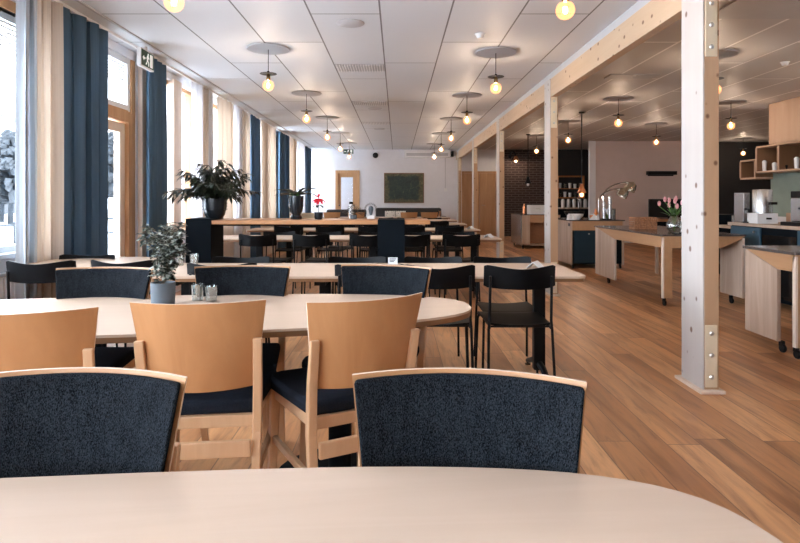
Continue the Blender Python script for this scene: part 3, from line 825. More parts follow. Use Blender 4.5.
def ivy_plant(loc, r, h, H, label, seed, spread=.09):
    rr = random.Random(seed)
    t = thing('potted_ivy', label, 'plant', loc); pot_round(t, r, h, M['pot'], .95)
    sm = MB(); fl = MB()
    for k in range(9):
        a = rr.random()*2*PI; top = H*rr.uniform(.55, 1); out = spread*rr.uniform(.4, 1.2)
        pts = [Vector((0, 0, h*.9))]
        n = 7
        for q in range(1, n+1):
            u = q/n
            pts.append(Vector((math.cos(a)*out*math.sin(u*1.6)+rr.uniform(-.008, .008)+.02*math.sin(u*6+k), math.sin(a)*out*math.sin(u*1.6)+rr.uniform(-.008, .008), h*.9+(top-h)*math.sin(u*PI*.5)*(1 if k % 3 else (1-.5*u)))))
        sm.tube(pts, .002, 5)
        for q in range(1, n+1):
            for z in range(9):
                b = rr.random()*2*PI
                leaf_mesh(fl, pts[q]+Vector((0, 0, rr.uniform(-.022, .022))), (math.cos(b), math.sin(b), rr.uniform(-.3, .6)), rr.uniform(.030, .045), rr.uniform(.021, .032), .3)
    o = sm.build('stems', M['stem'], t); o['kind'] = 'stuff'
    o = fl.build('foliage', M['ivy'], t); o['kind'] = 'stuff'
ivy_plant((-1.045, 2.60, .73), .053, .098, .40, 'small variegated ivy in a grey pot on the middle oval table', 3, .085)
ivy_plant((-1.655, 4.16, .73), .055, .12, .30, 'small variegated ivy in a grey pot behind the first one', 5, .08)
# large leafy plant
rr = random.Random(11)
t = thing('potted_palm', 'large bushy dark plant in a ribbed black pot on the bar table', 'plant', (-1.835, 5.86, 1.0))
MB().lathe([(0, 0), (.075, 0), (.10, .04), (.118, .12), (.122, .2), (.118, .25), (.108, .25), (.105, .2), (0, .2)] , (0, 0, .003), 32).build('pot', M['blackpot'], t, smooth=True)
for k in range(5): MB().lathe([(.105, 0), (.1235, .004), (.1235, .010), (.105, .014)], (0, 0, .09+.03*k), 32).build('pot_rib', M['blackpot'], t, smooth=True)
sm = MB(); fl = MB()
for k in range(60):
    a = rr.random()*2*PI; e = rr.uniform(.35, 1.35); L = rr.uniform(.30, .50)
    pts = [Vector((0, 0, .22))]
    for q in range(1, 7):
        u = q/6; hr = L*math.cos(e)*u; hz = L*math.sin(e)*u - .17*u*u*math.cos(e)
        pts.append(Vector((math.cos(a)*hr, math.sin(a)*hr, .24+hz*.82)))
    sm.tube(pts, .0025, 5)
    for q in range(2, 7):
        for z in range(5):
            b = a+rr.uniform(-1.3, 1.3)
            leaf_mesh(fl, pts[q], (math.cos(b), math.sin(b), rr.uniform(-.55, .4)), rr.uniform(.06, .11), rr.uniform(.020, .032), .45)
o = sm.build('stems', M['stem'], t); o['kind'] = 'stuff'
o = fl.build('foliage', M['leafdark'], t); o['kind'] = 'stuff'
# tall black pot with broad leaves
t = thing('potted_broadleaf', 'broad leaved plant in a tall black footed pot on the bar table', 'plant', (-1.015, 5.86, .997))
MB().lathe([(0, 0), (.055, 0), (.06, .02), (.045, .045), (.065, .08), (.074, .14), (.074, .235), (.066, .235), (.06, .2), (0, .2)], (0, 0, 0), 28).build('pot', M['blackpot'], t, smooth=True)
fl = MB()
for a, e, L in ((0, .45, .36), (.5, .2, .26), (PI, .45, .30), (2.7, .6, .24), (-.6, .25, .24), (3.6, .2, .26), (1.5, .6, .18), (-1.5, .5, .14), (PI-.4, .15, .24), (-.2, .8, .22)):
    leaf_mesh(fl, (0, 0, .22), (math.cos(a)*math.cos(e), math.sin(a)*math.cos(e), math.sin(e)+.3), L, .10, .40)
o = fl.build('foliage', M['leafdark'], t); o['kind'] = 'stuff'
sm = MB()
for k in range(5): leaf_mesh(sm, (0, 0, .2), (math.cos(k*1.3), math.sin(k*1.3), 1.0), .12, .03, .1)
o = sm.build('young_leaves', M['leafgreen'], t); o['kind'] = 'stuff'
# poinsettia
t = thing('poinsettia', 'red poinsettia in a low dark pot on the bar table', 'plant', (-.79, 5.86, .997))
pot_round(t, .045, .07, M['blackpot'], .8)
MB().tube([(0, 0, .06), (0, 0, .13), (.0, -.01, .19)], .004, 6).build('stem', M['stem'], t)
fl = MB()
for k in range(9):
    a = k*2*PI/9; leaf_mesh(fl, (0, 0, .20), (math.cos(a), math.sin(a)-.3, .35), .085, .036, .9)
for k in range(6):
    a = k*2*PI/6+.3; leaf_mesh(fl, (0, -.01, .21), (math.cos(a)*.8, -.5, math.sin(a)), .07, .03, .2)
o = fl.build('red_bracts', M['red'], t); o['kind'] = 'stuff'
fl = MB()
for k in range(7): a = k*2*PI/7+.2; leaf_mesh(fl, (0, 0, .14), (math.cos(a), math.sin(a), .1), .075, .03, .5)
o = fl.build('green_leaves', M['leafdark'], t); o['kind'] = 'stuff'
# small plant, candle, black ornament on the bar
rr = random.Random(4)
t = thing('potted_herb', 'small bushy green plant among the things on the bar table', 'plant', (-.44, 5.9, .997))
pot_round(t, .035, .04, M['pot'])
fl = MB()
for k in range(150):
    a = rr.random()*2*PI; r_ = rr.random()*.10; leaf_mesh(fl, (math.cos(a)*r_, math.sin(a)*r_, .04+rr.random()*.10*(1.1-r_*6)), (math.cos(a), math.sin(a), rr.uniform(-.3, .8)), .032, .014, .3)
o = fl.build('foliage', M['leafdark'], t); o['kind'] = 'stuff'
t = thing('corked_bottle', 'small white bottle with a black cap standing on the bar table', 'bottle', (-.48, 6.08, .997))
MB().lathe([(0, 0), (.022, 0), (.024, .01), (.024, .13), (.018, .15), (0, .15)], (0, 0, 0), 20).build('bottle_body', M['white'], t, smooth=True)
MB().lathe([(.019, .15), (.02, .15), (.02, .175), (0, .175)], (0, 0, 0), 16).build('cap', M['black'], t)
t = thing('wreath_ornament', 'small black leafy ornament on a white foot on the bar table', 'ornament', (-.265, 5.9, .997))
MB().box(-.04, .04, -.03, .03, 0, .04).build('foot_block', M['white'], t, bevel=.008)
MB().lathe([(.012, .04), (.02, .07), (.026, .10), (.022, .125), (0, .135)], (0, 0, 0), 16).build('figure', M['pot'], t, smooth=True)
fl = MB()
for k in range(34):
    a = PI*(-.15+1.3*k/33); r_ = .045; leaf_mesh(fl, (math.cos(a)*r_, -.01+rr.uniform(-.01, .01), .10+math.sin(a)*r_*1.0), (math.cos(a+1), 0, math.sin(a+1)), .035, .018, .1)
o = fl.build('leafy_ring', M['leafdark'], t); o['kind'] = 'stuff'

# ------------------------------------------------------------------ small things on tables
def tent(loc, rz, w, d, h, label, grp=None):
    m = MB(); th = .002
    m.add([(-w/2, -d/2, 0), (w/2, -d/2, 0), (w/2, 0, h), (-w/2, 0, h), (-w/2, d/2, 0), (w/2, d/2, 0),
           (-w/2, -d/2+th*2, 0), (w/2, -d/2+th*2, 0), (w/2, 0, h-th*2), (-w/2, 0, h-th*2), (-w/2, d/2-th*2, 0), (w/2, d/2-th*2, 0)],
          [(0, 1, 2, 3), (3, 2, 5, 4), (7, 6, 9, 8), (8, 9, 10, 11), (0, 6, 7, 1), (4, 5, 11, 10), (0, 3, 9, 6), (1, 7, 8, 2), (3, 4, 10, 9), (2, 8, 11, 5)])
    o = m.build('tent_card', M['paper'], loc=loc, rz=rz); tag(o, label, 'card', grp); return o
tent((.945, 3.98, .73), rad(62), .13, .10, .045, 'pale blue folded tent card on the second long table')
tent((1.12, 7.1, .73), rad(60), .13, .10, .045, 'folded card at the right end of the third row table', 'folded cards on the far tables')
tent((1.15, 9.1, .73), rad(60), .13, .10, .045, 'folded card at the right end of the fourth row table', 'folded cards on the far tables')
t = thing('menu_holder', 'small clear menu stand with dark print in the middle of the second long table', 'menu stand', (-.03, 4.20, .73))
MB().box(-.036, .036, -.012, .012, 0, .006).build('stand_base', M['whitep'], t); c = MB().box(-.034, .034, -.003, .003, .006, .048).build('card', M['paper'], t)
for k in range(3): MB().box(-.024, .024-.008*k, -.0045, -.003, .036-.010*k, .041-.010*k).build('print_line', M['ink'], c)
def glassob(loc, r, h, label, grp=None):
    o = MB().lathe([(0, 0), (r*.8, 0), (r, h), (r*.93, h), (r*.74, .006), (0, .006)], (0, 0, 0), 20).build('drinking_glass', M['vglass'], loc=loc, smooth=True)
    return tag(o, label, 'glass', grp)
glassob((-.925, 2.70, .73), .03, .075, 'empty glass right of the ivy pot on the middle oval table, left one')
glassob((-.855, 2.68, .73), .03, .07, 'empty glass right of the ivy pot on the middle oval table, right one')
glassob((-1.53, 4.1, .73), .032, .09, 'clear glass near the left end of the second long table')
glassob((-1.44, 4.13, .73), .032, .08, 'shorter clear glass near the left end of the second long table')

# ------------------------------------------------------------------ buffet tables on wheels
def castor(t, x, y, h=.09):
    c = MB().box(x-.014, x+.014, y-.018, y+.018, h*.55, h).build('castor_fork', M['blackmetal'], t)
    MB().lathe([(0, -.012), (h*.34, -.012), (h*.38, -.006), (h*.38, .006), (h*.34, .012), (0, .012)], (x, y-.012, h*.38), 16, 'x').build('castor_wheel', M['black'], c, smooth=True)
def yz_panel(t, name, x0, x1, poly, mat):
    q = MB().prism(poly, x0, x1); q.v = [(z, x, y) for x, y, z in q.v]; return q.build(name, mat, t, bevel=.003)
def buffet(loc, W, L, H, label, far=.76, near=.45, nearx=.11):
    t = thing('buffet_table', label, 'buffet table', loc)
    MB().box(-.01, W+.01, -.01, L+.01, H-.02, H).build('stone_top', M['stone'], t, bevel=.003)
    MB().box(-.014, -.008, -.01, L+.01, H-.022, H+.001).build('top_edge', M['steel'], t)
    ap = .13
    for x0, x1, ax in ((0, .03, 1), (W-.03, W, -1)):
        # side apron between mitred leg panels
        yz_panel(t, 'apron', x0, x1, [(0, H-.02), (L, H-.02), (L-far, H-.02-ap), (near if ax < 0 else .05, H-.02-ap), (0, H-.03)], M['ashapron'])
        fr_ = far if ax > 0 else .06
        yz_panel(t, 'leg_panel', x0, x1, [(L, .09), (L, H-.023), (L-fr_, H-.023-ap*(fr_/far)), (L-fr_, .09)], M['ash'])
    yz_panel(t, 'leg_panel', W-.03, W, [(0, .09), (near, .09), (near, H-.023-ap), (0, H-.04)], M['ash'])
    MB().box(0, .02, 0, .035, .09, H-.032).build('corner_strip', M['palewood'], t, bevel=.002)
    MB().box(.02, nearx, .0, .03, .09, H-.022).build('leg_panel', M['ashapron'], t, bevel=.002)
    q = MB().prism([(nearx, H-.022-ap), (W-.27, H-.022-ap), (W-.031, H-.05), (W-.031, H-.022), (nearx, H-.022)], 0, .03)
    q.v = [(x, z, y) for x, y, z in q.v]; q.build('apron', M['ashapron'], t)
    MB().box(nearx, W-.03, L-.03, L, H-.022-ap, H-.022).build('apron', M['ashapron'], t)
    for x, y in ((.04, .05), (.05, L-.4), (W-.04, .2), (W-.04, L-.3)): castor(t, x, y)
    return t
buffet((2.965, 6.5, 0), .92, 2.2, .803, 'wheeled wooden buffet table with a vase of pink tulips on it')
t2 = buffet((2.965, 4.33, 0), 1.15, .63, .803, 'wheeled wooden buffet table nearest the viewer, at the right edge', .42, .3, .12)

def cabinet(loc, W, L, H, label, badge=True):
    t = thing('buffet_cabinet', label, 'buffet cabinet', loc)
    MB().box(-.01, W+.01, -.01, L+.01, H-.02, H).build('stone_top', M['stone'], t)
    yz_panel(t, 'side_panel', 0, .03, [(0, .07), (L, .07), (L, H-.02), (0, H-.02)], M['ash'])
    yz_panel(t, 'side_panel', W-.03, W, [(0, .07), (L, .07), (L, H-.02), (0, H-.02)], M['ash'])
    MB().box(.03, W-.03, 0, .03, H-.18, H-.02).build('apron', M['ashapron'], t)
    dr_ = MB().box(.06, W-.42, .002, .04, .10, H-.19).build('door', M['navyfront'], t)
    MB().box(W-.42, W-.39, .0, .04, .08, H-.18).build('mullion', M['ashapron'], t)
    MB().box(.03, W-.03, .04, L-.02, .08, H-.02).build('body', M['panel'], t)
    for k in (0, 1): MB().lathe([(0, 0), (.012, 0), (.012, .015), (0, .015)], (W*.34+.13*k, -.012, H-.24), 10, 'y').build('knob', M['bolt'], dr_)
    if badge: MB().box(-.004, 0, .03, .14, H-.11, H-.06).build('badge', M['ink'], t)
    for x, y in ((.05, .06), (W-.05, .06), (.05, L-.08), (W-.05, L-.08)): castor(t, x, y, .075)
    return t
cabinet((2.985, 10.0, 0), .92, 1.2, .84, 'wheeled buffet cabinet with dark blue front and steel lamps on top')
t = thing('serving_trolley', 'wheeled serving trolley with an open wooden end before the brick wall', 'trolley', (2.98, 14.0, 0))
W, L, H = .95, 1.2, .83
MB().box(-.01, W+.01, -.01, L+.01, H-.02, H).build('stone_top', M['stone'], t)
yz_panel(t, 'side_panel', 0, .03, [(0, .08), (L, .08), (L, H-.02), (0, H-.02)], M['steel'])
yz_panel(t, 'side_panel', W-.03, W, [(0, .08), (L, .08), (L, H-.02), (0, H-.02)], M['ash'])
MB().box(.03, .22, 0, .03, .08, H-.02).build('leg_panel', M['ash'], t)
MB().box(.22, W-.03, 0, .03, H-.2, H-.02).build('apron', M['ashapron'], t)
MB().box(.22, W-.03, .3, .33, .1, H-.2).build('back_panel', M['wicker'], t)
MB().box(.03, W-.03, 0, L, .08, .11).build('bottom_shelf', M['ash'], t)
for x, y in ((.06, .06), (W-.06, .06), (.06, L-.1)): castor(t, x, y, .08)
# tray with crockery on the trolley
t = thing('crockery_crate', 'white crate of crockery on the serving trolley before the brick wall', 'crate', (3.55, 14.35, .83))
cr = MB(); cr.box(-.3, .3, -.2, .2, 0, .02).box(-.3, -.28, -.2, .2, .02, .22).box(.28, .3, -.2, .2, .02, .22).box(-.28, .28, -.2, -.18, .02, .12).box(-.28, .28, .18, .2, .02, .22)
cr.build('crate', M['white'], t)
gk = 0
def simple(name, cat, loc, prof, mat, label, group=None, n=16, **k):
    o = MB().lathe(prof, (0, 0, 0), n).build(name, mat, loc=loc, smooth=True); return tag(o, label, cat, group)
for k in range(4):
    simple('bowl', 'bowl', (3.35+.13*k, 14.35, .85), [(0, 0), (.03, 0), (.06, .08+.02*(k % 2)), (.055, .085+.02*(k % 2)), (.02, .01), (0, .01)], M['steel' if k % 2 else 'white'], ['white bowl at the left in the crockery crate', 'steel bowl second from left in the crockery crate', 'white bowl third from left in the crockery crate', 'steel bowl at the right in the crockery crate'][k], 'bowls in the crockery crate')
for k in range(3):
    simple('bottle', 'bottle', (3.22+.1*k, 14.75, .83), [(0, 0), (.035, 0), (.035, .16), (.014, .2), (.014, .25), (0, .25)], M['black' if k else 'copper'], ['copper coloured bottle behind the crockery crate', 'black bottle behind the crockery crate, middle one', 'black bottle behind the crockery crate, right one'][k])

# ------------------------------------------------------------------ things on the buffet cabinet (z .84)
ZT = .84
def arc_lamp(loc, h, reach, az, label, mat=None, head=.085, rest=True):
    t = thing('heat_lamp', label, 'lamp', loc, az); mat = mat or M['chrome']
    MB().lathe([(0, 0), (.06, 0), (.06, .012), (.015, .02), (0, .02)], (0, 0, 0), 20).build('base', mat, t, smooth=True)
    pts = [(0, 0, .02), (0, 0, h*.6)] + [(reach*(1-math.cos(a))/1.0, 0, h*.6+h*.4*math.sin(a)) for a in [PI/2*q/6 for q in range(1, 7)]] + [(reach*1.15, 0, h*.98)]
    MB().tube(pts, .013, 8).build('arm', mat, t, smooth=True)
    hd = MB().lathe([(.012, .06), (.03, .05), (head*.9, .02), (head*1.15, -.05), (head*1.18, -.11), (head*1.1, -.11), (head*1.02, -.05), (.02, .04)], (0, 0, 0), 22).build('lamp_shade', M['nickel'], t, smooth=True)
    hd.location = (reach*1.18, 0, h*.93); hd.rotation_euler = (0, .5, 0)
    b = MB().lathe([(.001, -.03), (.022, -.02), (.028, 0), (.018, .025), (.001, .03)], (0, 0, -.02), 12).build('bulb', M['whitep'], hd, smooth=True)
    return t
arc_lamp((3.55, 10.25, ZT), .54, .38, 0, 'chrome arched heat lamp, left one on the buffet cabinet')
arc_lamp((3.72, 10.5, ZT), .66, .44, 0, 'chrome arched heat lamp reaching furthest right over the buffet cabinet')
for k, (x, h) in enumerate(((3.60, .32), (3.70, .42))):
    t = thing('steel_dispenser', ['shorter polished steel cylinder beside the arched lamps', 'taller polished steel cylinder beside the arched lamps'][k], 'dispenser', (x, 10.12, ZT))
    MB().lathe([(0, 0), (.03, 0), (.03, h-.03), (.026, h-.01), (0, h)], (0, 0, 0), 20).build('cylinder', M['steel'], t, smooth=True)
    MB().lathe([(0, 0), (.045, 0), (.045, .02), (0, .02)], (0, 0, 0), 20).build('foot_ring', M['black'], t, smooth=True)
t = thing('black_arc_lamp', 'black arched lamp behind the glowing pendant on the buffet cabinet', 'lamp', (3.36, 10.7, ZT))
MB().lathe([(0, 0), (.05, 0), (.05, .012), (0, .02)], (0, 0, 0), 16).build('base', M['black'], t)
MB().tube([(0, 0, .02), (0, 0, .25), (-.02, 0, .33), (-.07, 0, .385), (-.13, 0, .37)], .009, 8).build('arm', M['black'], t, smooth=True)
simple('mixing_bowl', 'bowl', (3.12, 10.15, ZT), [(0, 0), (.06, 0), (.12, .06), (.135, .10), (.125, .10), (.11, .06), (.05, .012), (0, .012)], M['white'], 'wide white mixing bowl on the buffet cabinet', n=28)
t = simple('serving_dish', 'dish', (3.20, 10.5, ZT), [(0, 0), (.10, 0), (.17, .10), (.18, .14), (.17, .14), (.09, .015), (0, .015)], M['black'], 'black dish behind the white mixing bowl', n=28)
simple('cooking_pot', 'pot', (3.80, 10.4, ZT), [(0, 0), (.10, 0), (.10, .18), (.108, .19), (.10, .19), (.09, .02), (0, .02)], M['steel'], 'steel cooking pot right of the tall cylinders', n=28)
simple('herb_jar', 'jar', (3.70, 10.3, ZT), [(0, 0), (.045, 0), (.045, .07), (.03, .09), (0, .09)], M['green'], 'small green jar at the right end of the buffet cabinet')
simple('juice_carafe', 'carafe', (3.44, 10.08, ZT), [(0, 0), (.035, 0), (.035, .12), (.02, .15), (.02, .19), (0, .19)], M['orangefood'], 'orange carafe in front of the arched lamps')
simple('juice_tumbler', 'glass', (3.36, 10.06, ZT), [(0, 0), (.025, 0), (.03, .08), (0, .08)], M['orangefood'], 'low orange tumbler left of the orange carafe')
rr = random.Random(9)
for k in range(6):
    x = 2.98+.075*k; l = ['crumpled white napkin, %s from the left on the buffet cabinet' % ORD[k]][0]
    m = MB(); c0 = [(rr.uniform(.04, .065)*math.cos(q*PI/5+rr.random()*.4), rr.uniform(.04, .065)*math.sin(q*PI/5+rr.random()*.4)) for q in range(10)]
    vs = [(a, b, 0) for a, b in c0] + [(a*.8, b*.8, rr.uniform(.04, .12)) for a, b in c0] + [(0, 0, .09)]
    m.add(vs, [tuple(range(10))[::-1]] + [(q, (q+1) % 10, 10+(q+1) % 10, 10+q) for q in range(10)] + [(10+q, 10+(q+1) % 10, 20) for q in range(10)])
    if k in (2, 3): continue
    tag(m.build('napkin', M['white'], loc=(x+(.09 if k > 2 else 0), 10.07, ZT)), l, 'napkin', 'white napkins on the buffet cabinet')
# hanging heat lamps over the buffet
def rod_lamp(x, y, zl, label, lit=True):
    t = thing('rod_pendant', label, 'lamp', (x, y, CEIL))
    MB().lathe([(0, -.02), (.05, -.02), (.05, 0), (0, 0)], (0, 0, 0), 16).build('ceiling_rose', M['black'], t)
    MB().tube([(0, 0, -.02), (0, 0, zl-CEIL+.20)], .010, 8).build('rod', M['blackmetal'], t)
    MB().lathe([(.02, .20), (.03, .19), (.045, .12), (.085, .03), (.08, .03), (.03, .12)], (0, 0, zl-CEIL), 20).build('lamp_shade', M['copper' if lit else 'black'], t, smooth=True)
    if not lit:
        MB().lathe([(.001, -.03), (.03, -.02), (.03, .02), (.02, .05), (.001, .05)], (0, 0, zl-CEIL), 12).build('bulb', M['whitep'], t, smooth=True); return
    b = MB().lathe([(.001, -.05), (.03, -.04), (.045, -.01), (.04, .02), (.02, .05), (.001, .05)], (0, 0, zl-CEIL), 14).build('bulb', M['bulb'], t, smooth=True)
    MB().lathe([(.001, -.018), (.011, -.012), (.012, .0), (.011, .012), (.001, .018)], (0, 0, zl-CEIL), 10).build('filament', M['filament'], b, smooth=True)
rod_lamp(3.38, 10.65, 1.28, 'glowing copper heat lamp on a black rod over the buffet cabinet')
rod_lamp(3.22, 14.3, 1.55, 'unlit black heat lamp on a black rod before the brick wall', False)
t = thing('gooseneck_wall_lamp', 'small copper gooseneck lamp on the dark brick wall', 'lamp', (3.62, YB, 2.55))
MB().lathe([(0, 0), (.05, 0), (.05, .02), (0, .02)], (0, -.02, 0), 16, 'y').build('wall_plate', M['black'], t)
MB().tube([(0, -.02, 0), (0, -.2, .14), (.03, -.35, .16), (.08, -.45, .08), (.1, -.48, -.02)], .025, 8).build('arm', M['black'], t, smooth=True)
hd = MB().lathe([(.03, .08), (.05, .06), (.12, -.08), (.11, -.08), (.03, .05)], (.1, -.48, -.08), 18).build('lamp_shade', M['copper'], t, smooth=True)
MB().lathe([(.001, -.13), (.05, -.09), (.05, -.02), (.001, .04)], (.1, -.48, -.08), 12).build('bulb', M['bulb'], hd, smooth=True)
MB().lathe([(.001, -.11), (.016, -.10), (.016, -.07), (.001, -.06)], (.1, -.48, -.08), 10).build('filament', M['filament'], hd, smooth=True)
# bar shelf with glasses
t = thing('bar_shelf', 'orange wooden framed shelf of glasses on the black bar wall', 'shelf', (5.53, YB-.2, 1.58))
fm = MB(); fm.box(-.43, -.39, 0, .19, -.36, .36).box(.39, .43, 0, .19, -.36, .36).box(-.39, .39, 0, .19, .32, .36).box(-.39, .39, 0, .19, -.36, -.32); fm.build('shelf_frame', M['orange'], t)
MB().box(-.39, .39, 0, .18, -.06, -.04).build('shelf_board', M['orange'], t)
MB().box(-.39, .39, .17, .19, -.32, .32).build('shelf_back', M['dark'], t)
for k in range(10):
    row = k//5; x = 5.20+.16*(k % 5)
    simple('stored_glass', 'glass', (x, YB-.12, 1.26 if row == 0 else 1.54), [(0, 0), (.04, 0), (.05, .14+.03*(k % 2)), (.045, .14+.03*(k % 2)), (.035, .01), (0, .01)], M['white' if k % 3 else 'vglass'], '%s glass from the left on the %s level of the orange framed shelf' % (ORD[k % 5], 'lower' if row == 0 else 'upper'), 'glasses on the bar shelf', 12)
t = thing('bar_counter', 'low dark bar counter under the orange framed shelf', 'counter', (5.6, 17.6, 0))
MB().box(-.7, .7, 0, .6, 0, .9).build('body', M['panel'], t); MB().box(-.72, .72, -.02, .62, .9, .94).build('worktop', M['ash'], t)
for k in range(6):
    simple('tumbler', 'glass', (5.06+.17*k, 17.75, .94), [(0, 0), (.05, 0), (.055, .2), (.035, .26), (.03, .26), (.03, .012), (0, .012)], M['white'], 'pale jug %s from the left on the dark bar counter' % ORD[k], 'jugs on the bar counter', 14)

# ------------------------------------------------------------------ things on the tulip table (z .803)
ZT = .803
t = thing('tulip_vase', 'glass vase of pink tulips on the wheeled buffet table', 'vase', (3.31, 6.95, ZT))
MB().lathe([(0, 0), (.06, 0), (.085, .05), (.088, .10), (.06, .16), (.045, .19), (.055, .21), (.051, .21), (.04, .19), (.054, .16), (.08, .10), (.077, .05), (.05, .01), (0, .01)], (0, 0, 0), 28).build('vase', M['vglass'], t, smooth=True)
rr = random.Random(2)
heads = [(-.20, .36), (-.13, .41), (-.08, .40), (-.05, .34), (-.01, .33), (.05, .42), (.09, .37), (.14, .39), (.02, .39)]
for k, (x, z) in enumerate(heads):
    x = x*.8+.015; z -= .02
    y = rr.uniform(-.06, .08)
    st_ = MB().tube([(0, 0, .02), (x*.2, y*.3, .2), (x*.7, y*.8, z-.07), (x, y, z-.03)], .0035, 6).build('stem', M['greenstem'], t)
    MB().lathe([(.002, -.030), (.015, -.022), (.020, 0), (.017, .02), (.008, .034), (.001, .032)], (x, y, z), 10).build('tulip_head', M['tulip'], t, smooth=True)
    fl = MB(); leaf_mesh(fl, (x*.15, y*.2, .17), (x*1.2+rr.uniform(-.1, .1), rr.uniform(-.3, .3), .42), .2, .035, .35); leaf_mesh(fl, (x*.2, y*.2, .18), (rr.uniform(-.6, .6), rr.uniform(-.6, .6), .5), .17, .032, .3); fl.build('tulip_leaf', M['leafgreen'], t)
def basket(x, y, w, d_, h, label):
    t = thing('wicker_basket', label, 'basket', (x, y, ZT))
    b = MB(); b.box(-w/2, w/2, -d_/2, d_/2, 0, .01)
    b.build('basket_bottom', M['wicker'], t)
    n = 5
    for k in range(n):
        z = .012+h*k/n
        o = [(-w/2, -d_/2), (w/2, -d_/2), (w/2, d_/2), (-w/2, d_/2)]; i = [(a*.93, c*.93) for a, c in o]; hh = h/n*.7
        vs = [(a, c, zz) for zz in (z, z+hh) for a, c in o] + [(a, c, zz) for zz in (z, z+hh) for a, c in i]
        fs = []
        for q in range(4):
            r_ = (q+1) % 4; fs += [(q, r_, 4+r_, 4+q), (8+q, 12+q, 12+r_, 8+r_), (4+q, 4+r_, 12+r_, 12+q), (q, 8+q, 8+r_, r_)]
        MB().add(vs, fs).build('woven_band', M['wicker'], t, bevel=.004)
    for sx in (-.96, -.5, 0, .5, .96):
        MB().box(sx*w/2-.006, sx*w/2+.006, -d_/2-.003, -d_/2+.010, 0, h).build('stake', M['wicker'], t)
basket(3.21, 7.75, .16, .2, .15, 'brown woven basket left one on the tulip table')
basket(3.345, 7.72, .11, .2, .155, 'narrower brown woven basket beside the vase')
t = thing('serving_tray', 'black tray in front of the tulip vase', 'tray', (3.33, 6.68, ZT))
MB().box(-.14, .3, -.1, .1, 0, .008).build('tray_bottom', M['black'], t); rm = MB(); rm.box(-.14, .3, -.1, -.092, .008, .018); rm.build('tray_rim', M['black'], t)
simple('sugar_bowl', 'bowl', (3.47, 6.86, ZT), [(0, 0), (.04, 0), (.065, .04), (.055, .075), (.02, .09), (0, .095)], M['white'], 'white lidded bowl right of the tulip vase', n=22)
simple('milk_jug', 'jug', (3.50, 7.1, ZT), [(0, 0), (.04, 0), (.05, .08), (.03, .15), (.04, .19), (.03, .19), (0, .15)], M['white'], 'tall white jug behind the white lidded bowl', n=22)

# screen, sideboard, black ledge on the rose wall
t = thing('sideboard', 'low dark sideboard with a brown top against the rose coloured wall', 'sideboard', (7.1, 15.45, 0))
MB().box(-.55, 1.0, 0, .5, .08, .60).build('body', M['panel'], t, bevel=.004); MB().box(-.58, 1.03, -.02, .52, .60, .66).build('top_board', M['ashapron'], t)
for x in (-.48, .9):
    for y in (.05, .42): MB().box(x-.03, x+.03, y, y+.04, 0, .08).build('leg', M['black'], t)
t = thing('television', 'black flat screen standing on the low dark sideboard', 'television', (7.35, 15.7, .66))
MB().box(-.56, .56, -.02, .03, .04, .54).build('screen', M['screen'], t, bevel=.006); MB().box(-.2, .2, -.1, .1, 0, .012).build('stand', M['black'], t); MB().box(-.04, .04, -.01, .02, .012, .05).build('neck', M['black'], t)
t = thing('wall_ledge', 'short black ledge on the rose coloured wall above the screen', 'shelf', (7.24, 15.85, 1.91))
MB().box(-.39, .39, 0, .15, -.05, .05).build('ledge', M['black'], t); MB().box(-.35, .35, .13, .15, -.08, -.05).build('ledge_bracket', M['black'], t)

# ------------------------------------------------------------------ kitchen
t = thing('kitchen_counter', 'petrol blue kitchen counter with a pale wood worktop', 'counter', (0, 0, 0))
MB().box(4.10, 4.80, 3.6, 7.22, .88, .915).build('worktop', M['ash'], t, bevel=.003)
MB().box(4.78, 4.80, 3.6, 7.15, .915, 1.03).build('upstand', M['cabwood'], t)
MB().box(4.14, 4.80, 3.62, 7.20, .08, .88).build('body', M['panel'], t)
for k in range(6):
    y1 = 7.20-.6*k
    if k == 1: MB().box(4.132, 4.14, y1-.58, y1-.01, .12, .80).build('dark_opening', M['screen'], t); continue  # flat black sheet standing in for the dark inside an opening
    dr_ = MB().box(4.12, 4.14, y1-.59, y1-.01, .10, .87).build('door', M['bluecab'], t, bevel=.003)
    MB().lathe([(0, 0), (.012, 0), (.012, .02), (0, .02)], (4.10, y1-.5, .82), 10, 'x').build('knob', M['bolt'], dr_)
def shelfbox(nm, label, y0, y1, x0, x1, z0, z1, nd):
    t = thing(nm, label, 'cabinet', (x0, y0, z0)); a, b, c = x1-x0, y1-y0, z1-z0
    MB().box(0, a, 0, b, 0, .03).build('bottom_board', M['cabwood'], t); MB().box(0, a, 0, b, c-.03, c).build('top_board', M['cabwood'], t)
    MB().box(a-.02, a, 0, b, .03, c-.03).build('back_board', M['darkbrown'], t)
    for k in range(nd+1): MB().box(0, a-.02, (b-.03)*k/nd, (b-.03)*k/nd+.03, .03, c-.03).build('divider', M['darkbrown'], t)  # darker than the outer boards to carry the compartment shading
    for k in range(nd+1): MB().box(-.012, 0, (b-.03)*k/nd, (b-.03)*k/nd+.03, .03, c-.03).build('edge_lipping', M['cabwood'], t)
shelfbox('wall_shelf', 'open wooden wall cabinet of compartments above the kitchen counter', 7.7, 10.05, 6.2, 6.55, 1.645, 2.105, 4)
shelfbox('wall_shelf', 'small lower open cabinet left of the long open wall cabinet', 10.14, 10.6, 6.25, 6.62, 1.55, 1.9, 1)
t = thing('upper_cabinet', 'tall plain wood upper cabinet reaching to the ceiling', 'cabinet', (6.2, 7.0, 2.11))
for k in range(3): MB().box(0, .02, .905*k+.01, .905*(k+1)-.01, .005, .67).build('door', M['cabwood'], t, bevel=.002)
MB().box(.02, .34, 0, 2.72, 0, .675).build('body', M['cabwood'], t)
MB().box(-.005, .02, .0, .01, 0, .675).build('edge_strip', M['whitep'], t)
